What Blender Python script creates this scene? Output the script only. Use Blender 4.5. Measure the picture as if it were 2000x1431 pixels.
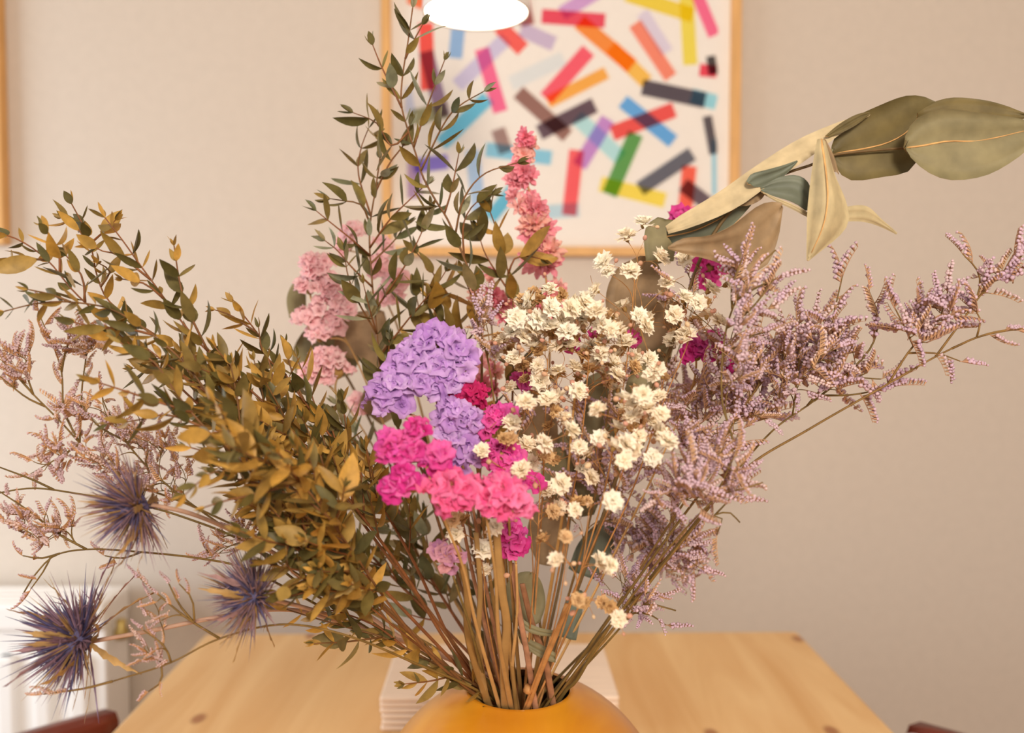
import bpy, math, random
from math import sin, cos, pi, radians
from mathutils import Vector, Matrix, Euler, noise

for o in list(bpy.data.objects):
    bpy.data.objects.remove(o)
scene = bpy.context.scene
col = scene.collection
rnd = random.Random(7)

# ------------------------------------------------------------------ camera
FPX = 1750.0                     # focal length in pixels of a 2000 x 1431 frame
CAM = Vector((0.0, 0.0, 1.203))
PITCH = math.atan(79.5 / FPX)
YAW = math.atan(21.0 / FPX)
cam_d = bpy.data.cameras.new('camera')
cam = bpy.data.objects.new('camera', cam_d)
col.objects.link(cam)
cam.location = CAM
cam.rotation_euler = (pi / 2 - PITCH, 0, -YAW)
cam_d.sensor_width = 36.0
cam_d.lens = FPX * 36.0 / 2000.0
cam_d.clip_start = 0.02
cam_d.dof.use_dof = True
cam_d.dof.focus_distance = 0.61
cam_d.dof.aperture_fstop = 4.3
scene.camera = cam
ROT = Euler((pi / 2 - PITCH, 0, -YAW)).to_matrix()

# ------------------------------------------------------------------ light
scene.view_settings.view_transform = 'Standard'
scene.view_settings.look = 'None'
scene.view_settings.exposure = 0.22
scene.view_settings.gamma = 1.0
scene.view_settings.use_curve_mapping = False
world = bpy.data.worlds.new('world')
scene.world = world
world.use_nodes = True
bg = world.node_tree.nodes['Background']
bg.inputs[0].default_value = (1.0, 0.95, 0.90, 1)
bg.inputs[1].default_value = 0.72


def area(name, loc, target, sx, sy, power, colour):
    d = bpy.data.lights.new(name, 'AREA')
    d.shape = 'RECTANGLE'
    d.size, d.size_y = sx, sy
    d.energy = power
    d.color = colour
    o = bpy.data.objects.new(name, d)
    col.objects.link(o)
    o.location = loc
    o.rotation_euler = (Vector(target) - Vector(loc)).to_track_quat('-Z', 'Y').to_euler()
    return o


WINDOW_LIGHT = area('window_daylight', (-1.93, 0.75, 1.06), (-0.3, 1.35, 0.72), 0.95, 0.8, 19.0, (0.76, 0.89, 1.0))
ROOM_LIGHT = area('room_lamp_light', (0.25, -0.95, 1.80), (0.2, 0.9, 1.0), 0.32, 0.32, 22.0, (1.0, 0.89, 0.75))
LAMP_STRENGTH = 7.0

# ------------------------------------------------------------------ helpers
TABLE_Z = 0.75
VY = 0.65                         # depth of the vase
WALL_Y = 1.55


def at(px, py, Y):
    d = ROT @ Vector(((px - 1000.0) / FPX, -(py - 715.5) / FPX, -1.0))
    return CAM + d * (Y / d.y)


def P(px, py, d=0.0):
    return at(px, py, VY + d)


def link(o, parent=None):
    col.objects.link(o)
    if parent:
        o.parent = parent
    return o


def tag(o, label=None, cat=None, group=None, kind=None):
    if label: o['label'] = label
    if cat: o['category'] = cat
    if group: o['group'] = group
    if kind: o['kind'] = kind
    return o


def empty(name, loc, label=None, cat=None, group=None):
    o = bpy.data.objects.new(name, None)
    o.empty_display_size = 0.02
    col.objects.link(o)
    o.location = loc
    return tag(o, label, cat, group)


class MB:
    """collects geometry for ONE mesh"""
    def __init__(s):
        s.v, s.f, s.m = [], [], []
        s.smooth = True

    def quad_strip_tube(s, pts, rad, n=5, flat=1.0, cap=True, m=0):
        k = len(pts)
        up = Vector((0, 0.35, 1)).normalized()
        base = len(s.v)
        prev = None
        for i in range(k):
            t = (pts[min(i + 1, k - 1)] - pts[max(i - 1, 0)])
            if t.length < 1e-9: t = Vector((0, 0, 1))
            t.normalize()
            if prev is None:
                a = t.cross(up)
                if a.length < 1e-3: a = t.cross(Vector((1, 0, 0)))
                a.normalize()
            else:
                a = (prev - t * prev.dot(t))
                if a.length < 1e-6: a = t.orthogonal()
                a.normalize()
            prev = a
            b = t.cross(a)
            r = rad[i] if isinstance(rad, (list, tuple)) else rad
            for j in range(n):
                an = 2 * pi * j / n
                s.v.append(pts[i] + a * (r * cos(an)) + b * (r * flat * sin(an)))
        for i in range(k - 1):
            for j in range(n):
                j2 = (j + 1) % n
                s.f.append((base + i * n + j, base + i * n + j2, base + (i + 1) * n + j2, base + (i + 1) * n + j))
                s.m.append(m)
        if cap:
            s.f.append(tuple(base + j for j in range(n))[::-1]); s.m.append(m)
            s.f.append(tuple(base + (k - 1) * n + j for j in range(n))); s.m.append(m)

    def box(s, x0, x1, y0, y1, z0, z1, bev=0.0, m=0):
        b = min(bev, (x1 - x0) / 2.01, (y1 - y0) / 2.01, (z1 - z0) / 2.01)
        base = len(s.v)
        if b <= 0:
            for z in (z0, z1):
                for (x, y) in ((x0, y0), (x1, y0), (x1, y1), (x0, y1)):
                    s.v.append(Vector((x, y, z)))
            for f in ((3, 2, 1, 0), (4, 5, 6, 7), (0, 1, 5, 4), (1, 2, 6, 5), (2, 3, 7, 6), (3, 0, 4, 7)):
                s.f.append(tuple(base + i for i in f)); s.m.append(m)
            return
        rings = []
        prof = ((z0, b), (z0 + b * .3, b * .3), (z0 + b, 0), (z1 - b, 0), (z1 - b * .3, b * .3), (z1, b))
        for (z, ins) in prof:
            ring = []
            cx0, cx1, cy0, cy1 = x0 + ins, x1 - ins, y0 + ins, y1 - ins
            for (cx, cy, sx, sy) in ((cx0, cy0, 1, 1), (cx1, cy0, -1, 1), (cx1, cy1, -1, -1), (cx0, cy1, 1, -1)):
                seq = [(cx, cy + sy * b), (cx + sx * b * .3, cy + sy * b * .3), (cx + sx * b, cy)]
                if sx * sy < 0: seq = seq[::-1]
                for q in seq:
                    ring.append(len(s.v)); s.v.append(Vector((q[0], q[1], z)))
            rings.append(ring)
        n = len(rings[0])
        for i in range(len(rings) - 1):
            for j in range(n):
                s.f.append((rings[i][j], rings[i][(j + 1) % n], rings[i + 1][(j + 1) % n], rings[i + 1][j])); s.m.append(m)
        s.f.append(tuple(rings[0][::-1])); s.m.append(m)
        s.f.append(tuple(rings[-1])); s.m.append(m)

    def lathe(s, prof, c, n=48, m=0, axis=None):
        base = len(s.v)
        for (r, z) in prof:
            for j in range(n):
                a = 2 * pi * j / n
                s.v.append(Vector((c[0] + r * cos(a), c[1] + r * sin(a), c[2] + z)))
        for i in range(len(prof) - 1):
            for j in range(n):
                j2 = (j + 1) % n
                s.f.append((base + i * n + j, base + i * n + j2, base + (i + 1) * n + j2, base + (i + 1) * n + j)); s.m.append(m)

    def mesh(s, name, mats):
        me = bpy.data.meshes.new(name)
        me.from_pydata([tuple(v) for v in s.v], [], s.f)
        for mt in (mats if isinstance(mats, (list, tuple)) else [mats]):
            me.materials.append(mt)
        for p, mi in zip(me.polygons, s.m):
            p.material_index = mi
            p.use_smooth = s.smooth
        me.update()
        return me

    def build(s, name, mats, parent=None, local=False):
        if parent and not local:
            off = parent.location
            p = parent.parent
            while p:
                off = off + p.location
                p = p.parent
            s.v = [v - off for v in s.v]
        o = bpy.data.objects.new(name, s.mesh(name, mats))
        return link(o, parent)


def flat(mb):
    mb.smooth = False
    return mb


def catmull(pts, per=6):
    out = []
    n = len(pts)
    for i in range(n - 1):
        p0 = pts[i - 1] if i > 0 else pts[i] * 2 - pts[i + 1]
        p1, p2 = pts[i], pts[i + 1]
        p3 = pts[i + 2] if i + 2 < n else pts[i + 1] * 2 - pts[i]
        for k in range(per):
            t = k / per
            out.append(0.5 * ((2 * p1) + (p2 - p0) * t + (2 * p0 - 5 * p1 + 4 * p2 - p3) * t * t + (3 * p1 - p0 - 3 * p2 + p3) * t ** 3))
    out.append(pts[-1].copy())
    return out


def resample(pts, step):
    out = [pts[0].copy()]
    acc = 0.0
    for a, b in zip(pts, pts[1:]):
        L = (b - a).length
        while L > 1e-9 and acc + L >= step:
            t = (step - acc) / L
            a = a.lerp(b, t)
            out.append(a.copy())
            L = (b - a).length
            acc = 0.0
        acc += L
    if (out[-1] - pts[-1]).length > step * .3:
        out.append(pts[-1].copy())
    else:
        out[-1] = pts[-1].copy()
    return out


def frame(y, zhint):
    """matrix whose Y axis is y and whose Z axis leans to zhint"""
    y = y.normalized()
    x = y.cross(zhint)
    if x.length < 1e-5: x = y.orthogonal()
    x.normalize()
    z = x.cross(y)
    return Matrix(((x.x, y.x, z.x), (x.y, y.y, z.y), (x.z, y.z, z.z))).to_4x4()


def frame_z(z, spin=0.0):
    return z.normalized().to_track_quat('Z', 'Y').to_matrix().to_4x4() @ Matrix.Rotation(spin, 4, 'Z')


def rvec(r=rnd):
    while True:
        v = Vector((r.uniform(-1, 1), r.uniform(-1, 1), r.uniform(-1, 1)))
        if 0.05 < v.length < 1: return v.normalized()


# ------------------------------------------------------------------ materials
def lin(c):
    return tuple(((x / 255) / 12.92 if x / 255 <= .04045 else ((x / 255 + .055) / 1.055) ** 2.4) for x in c) + (1.0,)


def new_mat(name):
    m = bpy.data.materials.new(name)
    m.use_nodes = True
    nt = m.node_tree
    return m, nt, nt.nodes['Principled BSDF'], nt.nodes['Material Output']


def plain(name, c, rough=.6, spec=.4, noise_amt=.08, scale=30.0, bump=0.0, stretch=None, metallic=0.0):
    m, nt, b, out = new_mat(name)
    tc = nt.nodes.new('ShaderNodeTexCoord')
    mp = nt.nodes.new('ShaderNodeMapping')
    nt.links.new(tc.outputs['Object'], mp.inputs[0])
    if stretch: mp.inputs['Scale'].default_value = stretch
    nz = nt.nodes.new('ShaderNodeTexNoise')
    nz.inputs['Scale'].default_value = scale
    nz.inputs['Detail'].default_value = 4
    nt.links.new(mp.outputs[0], nz.inputs['Vector'])
    rp = nt.nodes.new('ShaderNodeValToRGB')
    L = lin(c)
    rp.color_ramp.elements[0].position = .3
    rp.color_ramp.elements[1].position = .7
    rp.color_ramp.elements[0].color = tuple(x * (1 - noise_amt) for x in L[:3]) + (1,)
    rp.color_ramp.elements[1].color = tuple(min(1, x * (1 + noise_amt)) for x in L[:3]) + (1,)
    nt.links.new(nz.outputs['Fac'], rp.inputs[0])
    nt.links.new(rp.outputs[0], b.inputs['Base Color'])
    b.inputs['Roughness'].default_value = rough
    b.inputs['Specular IOR Level'].default_value = spec
    b.inputs['Metallic'].default_value = metallic
    if bump:
        bp = nt.nodes.new('ShaderNodeBump')
        bp.inputs['Strength'].default_value = bump
        bp.inputs['Distance'].default_value = .002
        nt.links.new(nz.outputs['Fac'], bp.inputs['Height'])
        nt.links.new(bp.outputs[0], b.inputs['Normal'])
    return m


def plant(name, cols, rough=.6, spec=.25, trans=.25, nscale=120.0, namt=.25):
    """per-piece random colour with blotches inside each piece, and some light coming through"""
    m, nt, b, out = new_mat(name)
    oi = nt.nodes.new('ShaderNodeObjectInfo')
    rp = nt.nodes.new('ShaderNodeValToRGB')
    el = rp.color_ramp.elements
    if len(cols) == 1: cols = cols * 2
    n = len(cols)
    while len(el) < n: el.new(.5)
    for i, c in enumerate(cols):
        el[i].position = i / max(1, n - 1)
        el[i].color = lin(c)
    nt.links.new(oi.outputs['Random'], rp.inputs[0])
    tc = nt.nodes.new('ShaderNodeTexCoord')
    nz = nt.nodes.new('ShaderNodeTexNoise')
    nz.inputs['Scale'].default_value = nscale
    nz.inputs['Detail'].default_value = 3
    ge = nt.nodes.new('ShaderNodeNewGeometry')
    nt.links.new(ge.outputs['Position'], nz.inputs['Vector'])
    mr = nt.nodes.new('ShaderNodeMapRange')
    mr.inputs['From Min'].default_value = .3
    mr.inputs['From Max'].default_value = .7
    mr.inputs['To Min'].default_value = 1 - namt
    mr.inputs['To Max'].default_value = 1 + namt
    nt.links.new(nz.outputs['Fac'], mr.inputs['Value'])
    mx = nt.nodes.new('ShaderNodeVectorMath')
    mx.operation = 'SCALE'
    nt.links.new(rp.outputs[0], mx.inputs[0])
    nt.links.new(mr.outputs[0], mx.inputs['Scale'])
    nt.links.new(mx.outputs[0], b.inputs['Base Color'])
    b.inputs['Roughness'].default_value = rough
    b.inputs['Specular IOR Level'].default_value = spec
    if trans > 0:
        tr = nt.nodes.new('ShaderNodeBsdfTranslucent')
        nt.links.new(mx.outputs[0], tr.inputs['Color'])
        ms = nt.nodes.new('ShaderNodeMixShader')
        ms.inputs[0].default_value = trans
        nt.links.new(b.outputs[0], ms.inputs[1])
        nt.links.new(tr.outputs[0], ms.inputs[2])
        nt.links.new(ms.outputs[0], out.inputs['Surface'])
    return m


def pine(name):
    m, nt, b, out = new_mat(name)
    tc = nt.nodes.new('ShaderNodeTexCoord')
    mp = nt.nodes.new('ShaderNodeMapping')
    mp.inputs['Scale'].default_value = (9, .9, 9)
    nt.links.new(tc.outputs['Object'], mp.inputs[0])
    nz = nt.nodes.new('ShaderNodeTexNoise')
    nz.inputs['Scale'].default_value = 2.2
    nz.inputs['Detail'].default_value = 6
    nz.inputs['Distortion'].default_value = 1.2
    nt.links.new(mp.outputs[0], nz.inputs['Vector'])
    rp = nt.nodes.new('ShaderNodeValToRGB')
    e = rp.color_ramp.elements
    e[0].position, e[0].color = .30, lin((220, 172, 112))
    e[1].position, e[1].color = .72, lin((240, 202, 146))
    nt.links.new(nz.outputs['Fac'], rp.inputs[0])
    # knots: small dark spots with a shape of their own
    mk = nt.nodes.new('ShaderNodeMapping')
    mk.inputs['Scale'].default_value = (7.0, 4.2, 1)
    nt.links.new(tc.outputs['Object'], mk.inputs[0])
    vo = nt.nodes.new('ShaderNodeTexVoronoi')
    vo.voronoi_dimensions = '2D'
    vo.inputs['Scale'].default_value = 1.0
    nt.links.new(mk.outputs[0], vo.inputs['Vector'])
    kr = nt.nodes.new('ShaderNodeValToRGB')
    k = kr.color_ramp.elements
    k[0].position, k[0].color = .035, (.8, .8, .8, 1)
    k[1].position, k[1].color = .075, (0, 0, 0, 1)
    nt.links.new(vo.outputs['Distance'], kr.inputs[0])
    mx = nt.nodes.new('ShaderNodeMix')
    mx.data_type = 'RGBA'
    nt.links.new(kr.outputs[0], mx.inputs[0])
    nt.links.new(rp.outputs[0], mx.inputs[6])
    mx.inputs[7].default_value = lin((150, 84, 40))
    nt.links.new(mx.outputs[2], b.inputs['Base Color'])
    b.inputs['Roughness'].default_value = .36
    b.inputs['Specular IOR Level'].default_value = .35
    return m


M = {}
M['wall'] = plain('wall_paint', (212, 198, 184), .9, .2, .02, 60, .03)
M['ceiling'] = plain('ceiling_paint', (240, 234, 224), .9, .2, .02, 60)
M['floor'] = plain('floor_wood', (150, 105, 65), .5, .4, .18, 6, stretch=(1, 8, 1))
M['white_wood'] = plain('white_gloss_paint', (238, 234, 228), .4, .4, .02, 40)
M['radiator'] = plain('radiator_enamel', (246, 243, 240), .35, .4, .01, 40)
M['brass'] = plain('valve_brass', (190, 165, 100), .35, .5, .05, 40, metallic=.7)
M['oak'] = plain('oak_frame', (222, 170, 106), .5, .35, .10, 14, stretch=(6, 6, 1))
M['paper'] = plain('print_paper', (240, 232, 224), .85, .2, .01, 60)
M['board'] = plain('back_board', (120, 95, 70), .9, .2, .05, 30)
M['pine'] = pine('pine_table')
M['mat_wood'] = plain('placemat_wood', (242, 220, 200), .7, .3, .05, 14, stretch=(1, 9, 1))
M['chair_wood'] = plain('mahogany', (112, 42, 26), .28, .5, .2, 18, stretch=(1, 1, 6))
M['highlight'] = plain('pale_highlight', (226, 210, 214), .9, .2, .04, 60)  # pale tone standing in for a glossy reflection on the right chair
M['lamp_white'] = plain('lamp_enamel', (238, 230, 225), .45, .4, .01, 40)
M['cord'] = plain('lamp_cord', (225, 220, 212), .6, .3, .02, 40)
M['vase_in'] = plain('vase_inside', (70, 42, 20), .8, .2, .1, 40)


def glaze():
    m, nt, b, out = new_mat('amber_glaze')
    tc = nt.nodes.new('ShaderNodeTexCoord')
    nz = nt.nodes.new('ShaderNodeTexNoise')
    nz.inputs['Scale'].default_value = 13
    nz.inputs['Detail'].default_value = 5
    nz.inputs['Distortion'].default_value = .8
    nt.links.new(tc.outputs['Object'], nz.inputs['Vector'])
    rp = nt.nodes.new('ShaderNodeValToRGB')
    e = rp.color_ramp.elements
    e[0].position, e[0].color = .32, lin((186, 104, 20))
    e[1].position, e[1].color = .68, lin((222, 152, 30))
    nt.links.new(nz.outputs['Fac'], rp.inputs[0])
    nt.links.new(rp.outputs[0], b.inputs['Base Color'])
    b.inputs['Roughness'].default_value = .30
    b.inputs['Specular IOR Level'].default_value = .5
    b.inputs['Coat Weight'].default_value = .25
    b.inputs['Coat Roughness'].default_value = .22
    return m


M['vase'] = glaze()

m, nt, b, out = new_mat('lamp_glow')
nt.nodes.remove(b)
em = nt.nodes.new('ShaderNodeEmission')
em.inputs[0].default_value = (1.0, .84, .64, 1)
em.inputs[1].default_value = LAMP_STRENGTH
nt.links.new(em.outputs[0], out.inputs[0])
M['glow'] = m

# plants
M['leaf_gold'] = plant('leaf_gold', [(146, 116, 54), (202, 152, 66), (110, 102, 56), (218, 168, 82), (168, 128, 58), (96, 96, 62), (188, 144, 68)], .5, .35, .22)
M['leaf_green'] = plant('leaf_green', [(128, 118, 62), (156, 126, 62), (104, 106, 70), (158, 158, 130), (142, 112, 54), (84, 88, 58)], .5, .35, .22)
M['stem_red'] = plant('stem_red', [(134, 78, 42), (120, 84, 48)], .55, .3, 0)
M['stem_olive'] = plant('stem_olive', [(128, 98, 48), (112, 90, 46), (140, 104, 54)], .6, .3, 0)
M['stem_tan'] = plant('stem_tan', [(186, 138, 78), (150, 114, 64), (204, 158, 100), (126, 104, 62)], .65, .3, 0, 60, .15)
M['stem_fine'] = plant('stem_fine', [(186, 134, 80), (170, 116, 66)], .65, .3, 0)
M['stem_pink'] = plant('stem_pink', [(176, 126, 96), (160, 112, 80)], .65, .3, 0)
M['calyx'] = plant('lavender_calyx', [(208, 164, 128), (190, 146, 118), (216, 174, 134)], .7, .2, .15, 400, .3)
M['lilac'] = plant('lavender_petal', [(236, 206, 214), (222, 190, 210), (240, 214, 210)], .75, .2, .25, 300, .15)
M['calyx_l'] = plant('lavender_calyx_straw', [(214, 162, 112), (198, 146, 104), (220, 172, 124)], .7, .2, .15, 400, .25)
M['lilac_l'] = plant('lavender_petal_straw', [(232, 204, 202), (222, 190, 196), (238, 208, 194)], .75, .2, .25, 300, .15)
M['cream'] = plant('gypsophila_petal', [(255, 244, 222), (252, 238, 214), (255, 248, 232)], .8, .15, .22, 200, .05)
M['straw'] = plant('gypsophila_straw', [(226, 190, 138), (208, 166, 112), (236, 204, 160)], .8, .15, .22, 200, .12)
M['bud'] = plant('gypsophila_bud', [(216, 160, 140), (206, 150, 120), (230, 200, 160)], .7, .2, .1)
M['magenta'] = plant('statice_magenta', [(230, 76, 160), (216, 58, 146), (240, 112, 180), (224, 86, 176)], .75, .15, .28, 160, .15)
M['crimson'] = plant('statice_crimson', [(206, 40, 104), (190, 34, 96), (214, 60, 120)], .75, .15, .25, 160, .15)
M['hotpink'] = plant('statice_hotpink', [(246, 118, 166), (242, 100, 156), (249, 148, 190), (238, 84, 144)], .75, .15, .28, 160, .14)
M['violet'] = plant('statice_violet', [(210, 166, 226), (200, 150, 218), (222, 184, 234), (186, 134, 208)], .75, .15, .28, 160, .14)
M['mauve'] = plant('statice_mauve', [(196, 136, 176), (206, 150, 170), (214, 150, 130)], .75, .15, .25, 160, .14)
M['palepink'] = plant('statice_palepink', [(253, 212, 214), (250, 198, 204), (254, 224, 222)], .8, .15, .3, 160, .1)
M['larkspur'] = plant('larkspur_petal', [(248, 172, 184), (244, 148, 168), (252, 196, 198), (250, 198, 182)], .75, .15, .3, 160, .12)
M['green_calyx'] = plant('statice_calyx', [(176, 140, 84), (150, 118, 66)], .7, .2, .1)
M['holly_blue'] = plant('sea_holly_blue', [(96, 92, 128), (112, 102, 136), (84, 80, 120)], .6, .3, .08, 200, .25)
M['holly_violet'] = plant('sea_holly_violet', [(152, 120, 136), (172, 134, 128), (134, 106, 136)], .6, .3, .08, 120, .3)
M['holly_bract'] = plant('sea_holly_bract', [(186, 146, 88), (170, 130, 86), (198, 160, 104)], .6, .3, .15, 120, .2)
M['holly_stem'] = plant('sea_holly_stem', [(190, 152, 130)], .6, .3, 0, 90, .15)
M['euc_dark'] = plant('eucalyptus_blade_dark', [(112, 98, 60), (122, 102, 62)], .55, .3, .15, 60, .26)
M['euc_mid'] = plant('eucalyptus_blade', [(148, 138, 102), (140, 128, 92)], .55, .3, .15, 70, .18)
M['euc_pale'] = plant('eucalyptus_blade_pale', [(216, 194, 154), (206, 186, 142)], .6, .25, .2, 80, .16)
M['euc_teal'] = plant('eucalyptus_blade_teal', [(118, 122, 104), (110, 116, 98)], .5, .3, .15, 60, .15)
M['euc_brown'] = plant('eucalyptus_blade_brown', [(162, 134, 100), (154, 126, 92)], .55, .3, .15, 80, .22)
M['vein'] = plant('eucalyptus_vein', [(214, 164, 104)], .6, .3, 0)
M['twig'] = plant('eucalyptus_twig', [(112, 88, 54)], .6, .3, 0)

# ------------------------------------------------------------------ room
XL, XR, YF, ZC = -2.0, 2.2, -1.6, 2.55


def room():
    b = flat(MB()); b.box(XL - .1, XR + .1, WALL_Y, WALL_Y + .12, 0, ZC)
    tag(b.build('wall_back', M['wall']), 'cream painted wall behind the table', 'wall', kind='structure')
    b = flat(MB()); b.box(XL - .1, XR + .1, YF, WALL_Y + .12, -.08, 0)
    tag(b.build('floor', M['floor']), 'brown wooden floor under the table', 'floor', kind='structure')
    b = flat(MB()); b.box(XL - .1, XR + .1, YF, WALL_Y + .12, ZC, ZC + .08)
    tag(b.build('ceiling', M['ceiling']), 'white ceiling above the pendant lamp', 'ceiling', kind='structure')
    b = flat(MB()); b.box(XR, XR + .1, YF, WALL_Y, 0, ZC)
    tag(b.build('wall_right', M['wall']), 'cream painted wall at the right', 'wall', kind='structure')
    # left wall with a window opening
    y0, y1, z0, z1 = .2, 1.3, .62, 1.52
    b = flat(MB())
    b.box(XL - .1, XL, YF, y0, 0, ZC); b.box(XL - .1, XL, y1, WALL_Y, 0, ZC)
    b.box(XL - .1, XL, y0, y1, 0, z0); b.box(XL - .1, XL, y0, y1, z1, ZC)
    tag(b.build('wall_left', M['wall']), 'cream painted wall with the window at the left', 'wall', kind='structure')
    w = empty('window_1', (XL - .05, (y0 + y1) / 2, z0))
    tag(w, 'white framed window in the left wall', 'window', kind='structure')
    b = flat(MB())
    for (a0, a1, c0, c1) in ((y0, y1, z0, z0 + .05), (y0, y1, z1 - .05, z1), (y0, y0 + .05, z0 + .05, z1 - .05), (y1 - .05, y1, z0 + .05, z1 - .05), ((y0 + y1) / 2 - .025, (y0 + y1) / 2 + .025, z0 + .05, z1 - .05)):
        b.box(XL - .09, XL - .04, a0, a1, c0, c1, .004)
    b.build('window_frame', M['white_wood'], w)
    b = flat(MB()); b.box(XL - .03, XL + .06, y0 - .04, y1 + .04, z0 - .03, z0, .005)
    b.build('window_sill', M['white_wood'], w)
    b = flat(MB()); b.box(XL, XR, WALL_Y - .016, WALL_Y, 0, .1, .004)
    tag(b.build('baseboard_back', M['white_wood']), 'white baseboard along the back wall', 'baseboard', kind='structure')


room()


# ------------------------------------------------------------------ framed print with tape strips
def wall_pt(px, py, off=0.0):
    return at(px, py, WALL_Y - off)


def picture():
    # outer corners measured on the wall
    pL, pR, pB = wall_pt(757, 250).x - .0075, wall_pt(1434, 250).x + .0055, wall_pt(1000, 501).z
    pT = pB + (pR - pL) * 1.0
    cx = (pL + pR) / 2
    root = empty('framed_print', (cx, WALL_Y, pB), 'large oak-framed abstract print of coloured tape strips behind the bouquet', 'picture')
    W, T = .0155, .022
    y0, y1 = WALL_Y - T, WALL_Y - .001
    for (x0, x1, z0, z1) in ((pL, pL + W, pB, pT), (pR - W, pR, pB, pT), (pL + W, pR - W, pB, pB + W), (pL + W, pR - W, pT - W, pT)):
        b = MB(); b.smooth = False
        b.box(x0, x1, y0, y1, z0, z1, .0012)
        b.build('frame_rail', M['oak'], root)
    b = flat(MB()); b.box(pL + W * .6, pR - W * .6, WALL_Y - .006, WALL_Y - .002, pB + W * .6, pT - W * .6)
    paper = b.build('print_sheet', M['paper'], root)
    yp = WALL_Y - .0062
    # strips: zoom coordinates (x1,y1,x2,y2,width,colour)
    S = [
        (255, 130, 268, 495, 78, (244, 96, 84)), (258, 285, 348, 640, 78, (168, 140, 168)), (430, 165, 415, 322, 74, (166, 196, 236)),
        (655, 150, 782, 275, 82, (248, 112, 104)), (770, 165, 950, 245, 80, (212, 196, 214)), (690, 215, 425, 470, 78, (214, 206, 232)),
        (558, 270, 660, 612, 78, (242, 124, 168)), (882, 95, 1225, 120, 76, (232, 76, 112)), (990, 80, 1190, -40, 74, (216, 176, 214)),
        (1085, 125, 1370, 365, 84, (246, 160, 50)), (1255, 260, 1450, 450, 80, (250, 200, 96)), (1385, 135, 1580, 425, 74, (242, 156, 130)),
        (1425, 75, 1560, 290, 70, (224, 214, 228)), (1340, -25, 1700, 90, 80, (236, 214, 70)), (1663, -20, 1685, 358, 76, (236, 220, 96)),
        (1718, -30, 1815, 200, 66, (246, 124, 164)), (1795, 310, 1810, 410, 50, (70, 58, 62)), (1735, 385, 1828, 395, 66, (232, 60, 100)),
        (1135, 280, 905, 540, 82, (248, 106, 130)), (1232, 400, 915, 560, 66, (250, 186, 82)), (755, 505, 1022, 742, 78, (168, 124, 114)),
        (1168, 575, 868, 725, 82, (112, 80, 100)), (1425, 478, 1765, 550, 84, (92, 78, 96)), (1690, 525, 1826, 562, 80, (168, 216, 236)),
        (1320, 555, 1592, 772, 76, (112, 182, 238)), (1598, 600, 1262, 728, 82, (234, 92, 88)), (1070, 640, 1310, 862, 84, (194, 224, 238)),
        (1240, 650, 1085, 905, 78, (206, 156, 210)), (1070, 818, 1030, 1170, 78, (244, 108, 116)), (890, 1155, 1085, 1140, 74, (200, 218, 232)),
        (1390, 730, 1248, 1058, 82, (104, 172, 88)), (1198, 1000, 1548, 1090, 80, (242, 220, 96)), (1695, 838, 1412, 1028, 78, (112, 114, 128)),
        (1680, 905, 1652, 1180, 78, (242, 112, 84)), (1645, 1005, 1775, 1105, 78, (118, 96, 112)), (1775, 635, 1812, 840, 50, (92, 80, 92)),
        (1812, 760, 1814, 1060, 26, (170, 212, 236)), (592, 535, 338, 785, 80, (124, 204, 228)), (185, 645, 372, 600, 84, (172, 168, 132)),
        (645, 705, 690, 832, 76, (178, 148, 142)), (580, 815, 935, 862, 76, (156, 208, 228)), (190, 905, 375, 880, 78, (152, 134, 208)),
        (508, 820, 545, 1168, 76, (184, 204, 234)), (730, 1030, 600, 1190, 74, (112, 194, 214)), (195, 880, 195, 1080, 76, (188, 160, 190)),
        (1000, 325, 715, 460, 78, (226, 226, 234)), (770, -20, 805, 145, 76, (176, 92, 94)), (165, -10, 250, 30, 70, (242, 140, 80)),
        (150, 480, 170, 620, 60, (206, 208, 222)), (560, -60, 700, -120, 76, (120, 190, 220)), (1250, -60, 1420, -260, 76, (110, 90, 110)),
        (300, -60, 470, -220, 76, (240, 130, 150)), (900, -80, 960, -330, 76, (246, 200, 90)), (1550, -120, 1780, -260, 76, (130, 180, 110)),
        (250, -280, 520, -330, 76, (140, 130, 200)), (1180, -330, 1500, -400, 76, (240, 110, 90)), (640, -220, 800, -420, 76, (170, 210, 236)),
    ]
    xmax, xmin = wall_pt(740 + 1830 / 2.778, 250).x, wall_pt(740 + 145 / 2.778, 250).x
    for i, (x1, y1_, x2, y2_, w, c) in enumerate(S):
        a = wall_pt(740 + x1 / 2.778, y1_ / 2.778); e = wall_pt(740 + x2 / 2.778, y2_ / 2.778)
        h = w / 2.778 / FPX * WALL_Y / 2
        d = Vector((e.x - a.x, 0, e.z - a.z)).normalized()
        n = Vector((-d.z, 0, d.x))
        poly = [Vector((q.x, yp - .00006 * (i + 1), q.z)) for q in (a + n * h, e + n * h, e - n * h, a - n * h)]
        # the print's sheet ends cut the strips
        for (lim, sgn) in ((xmax, 1), (xmin, -1)):
            res = []
            for k in range(len(poly)):
                p, q = poly[k], poly[(k + 1) % len(poly)]
                ip, iq = sgn * (p.x - lim) <= 0, sgn * (q.x - lim) <= 0
                if ip: res.append(p)
                if ip != iq: res.append(p.lerp(q, (lim - p.x) / (q.x - p.x)))
            poly = res
            if not poly: break
        if len(poly) < 3: continue
        mt = bpy.data.materials.get('tape_%02d' % i)
        mt = bpy.data.materials.new('tape_ink')
        mt.use_nodes = True
        nt = mt.node_tree
        nt.nodes.clear()
        tr = nt.nodes.new('ShaderNodeBsdfTransparent')
        L = lin(c)
        pl = lin((240, 232, 224))
        tr.inputs[0].default_value = tuple(.26 + .74 * min(1, x / y) for x, y in zip(L[:3], pl[:3])) + (1,)  # inks paled: the print's hazy look is mixed into their colour
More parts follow.
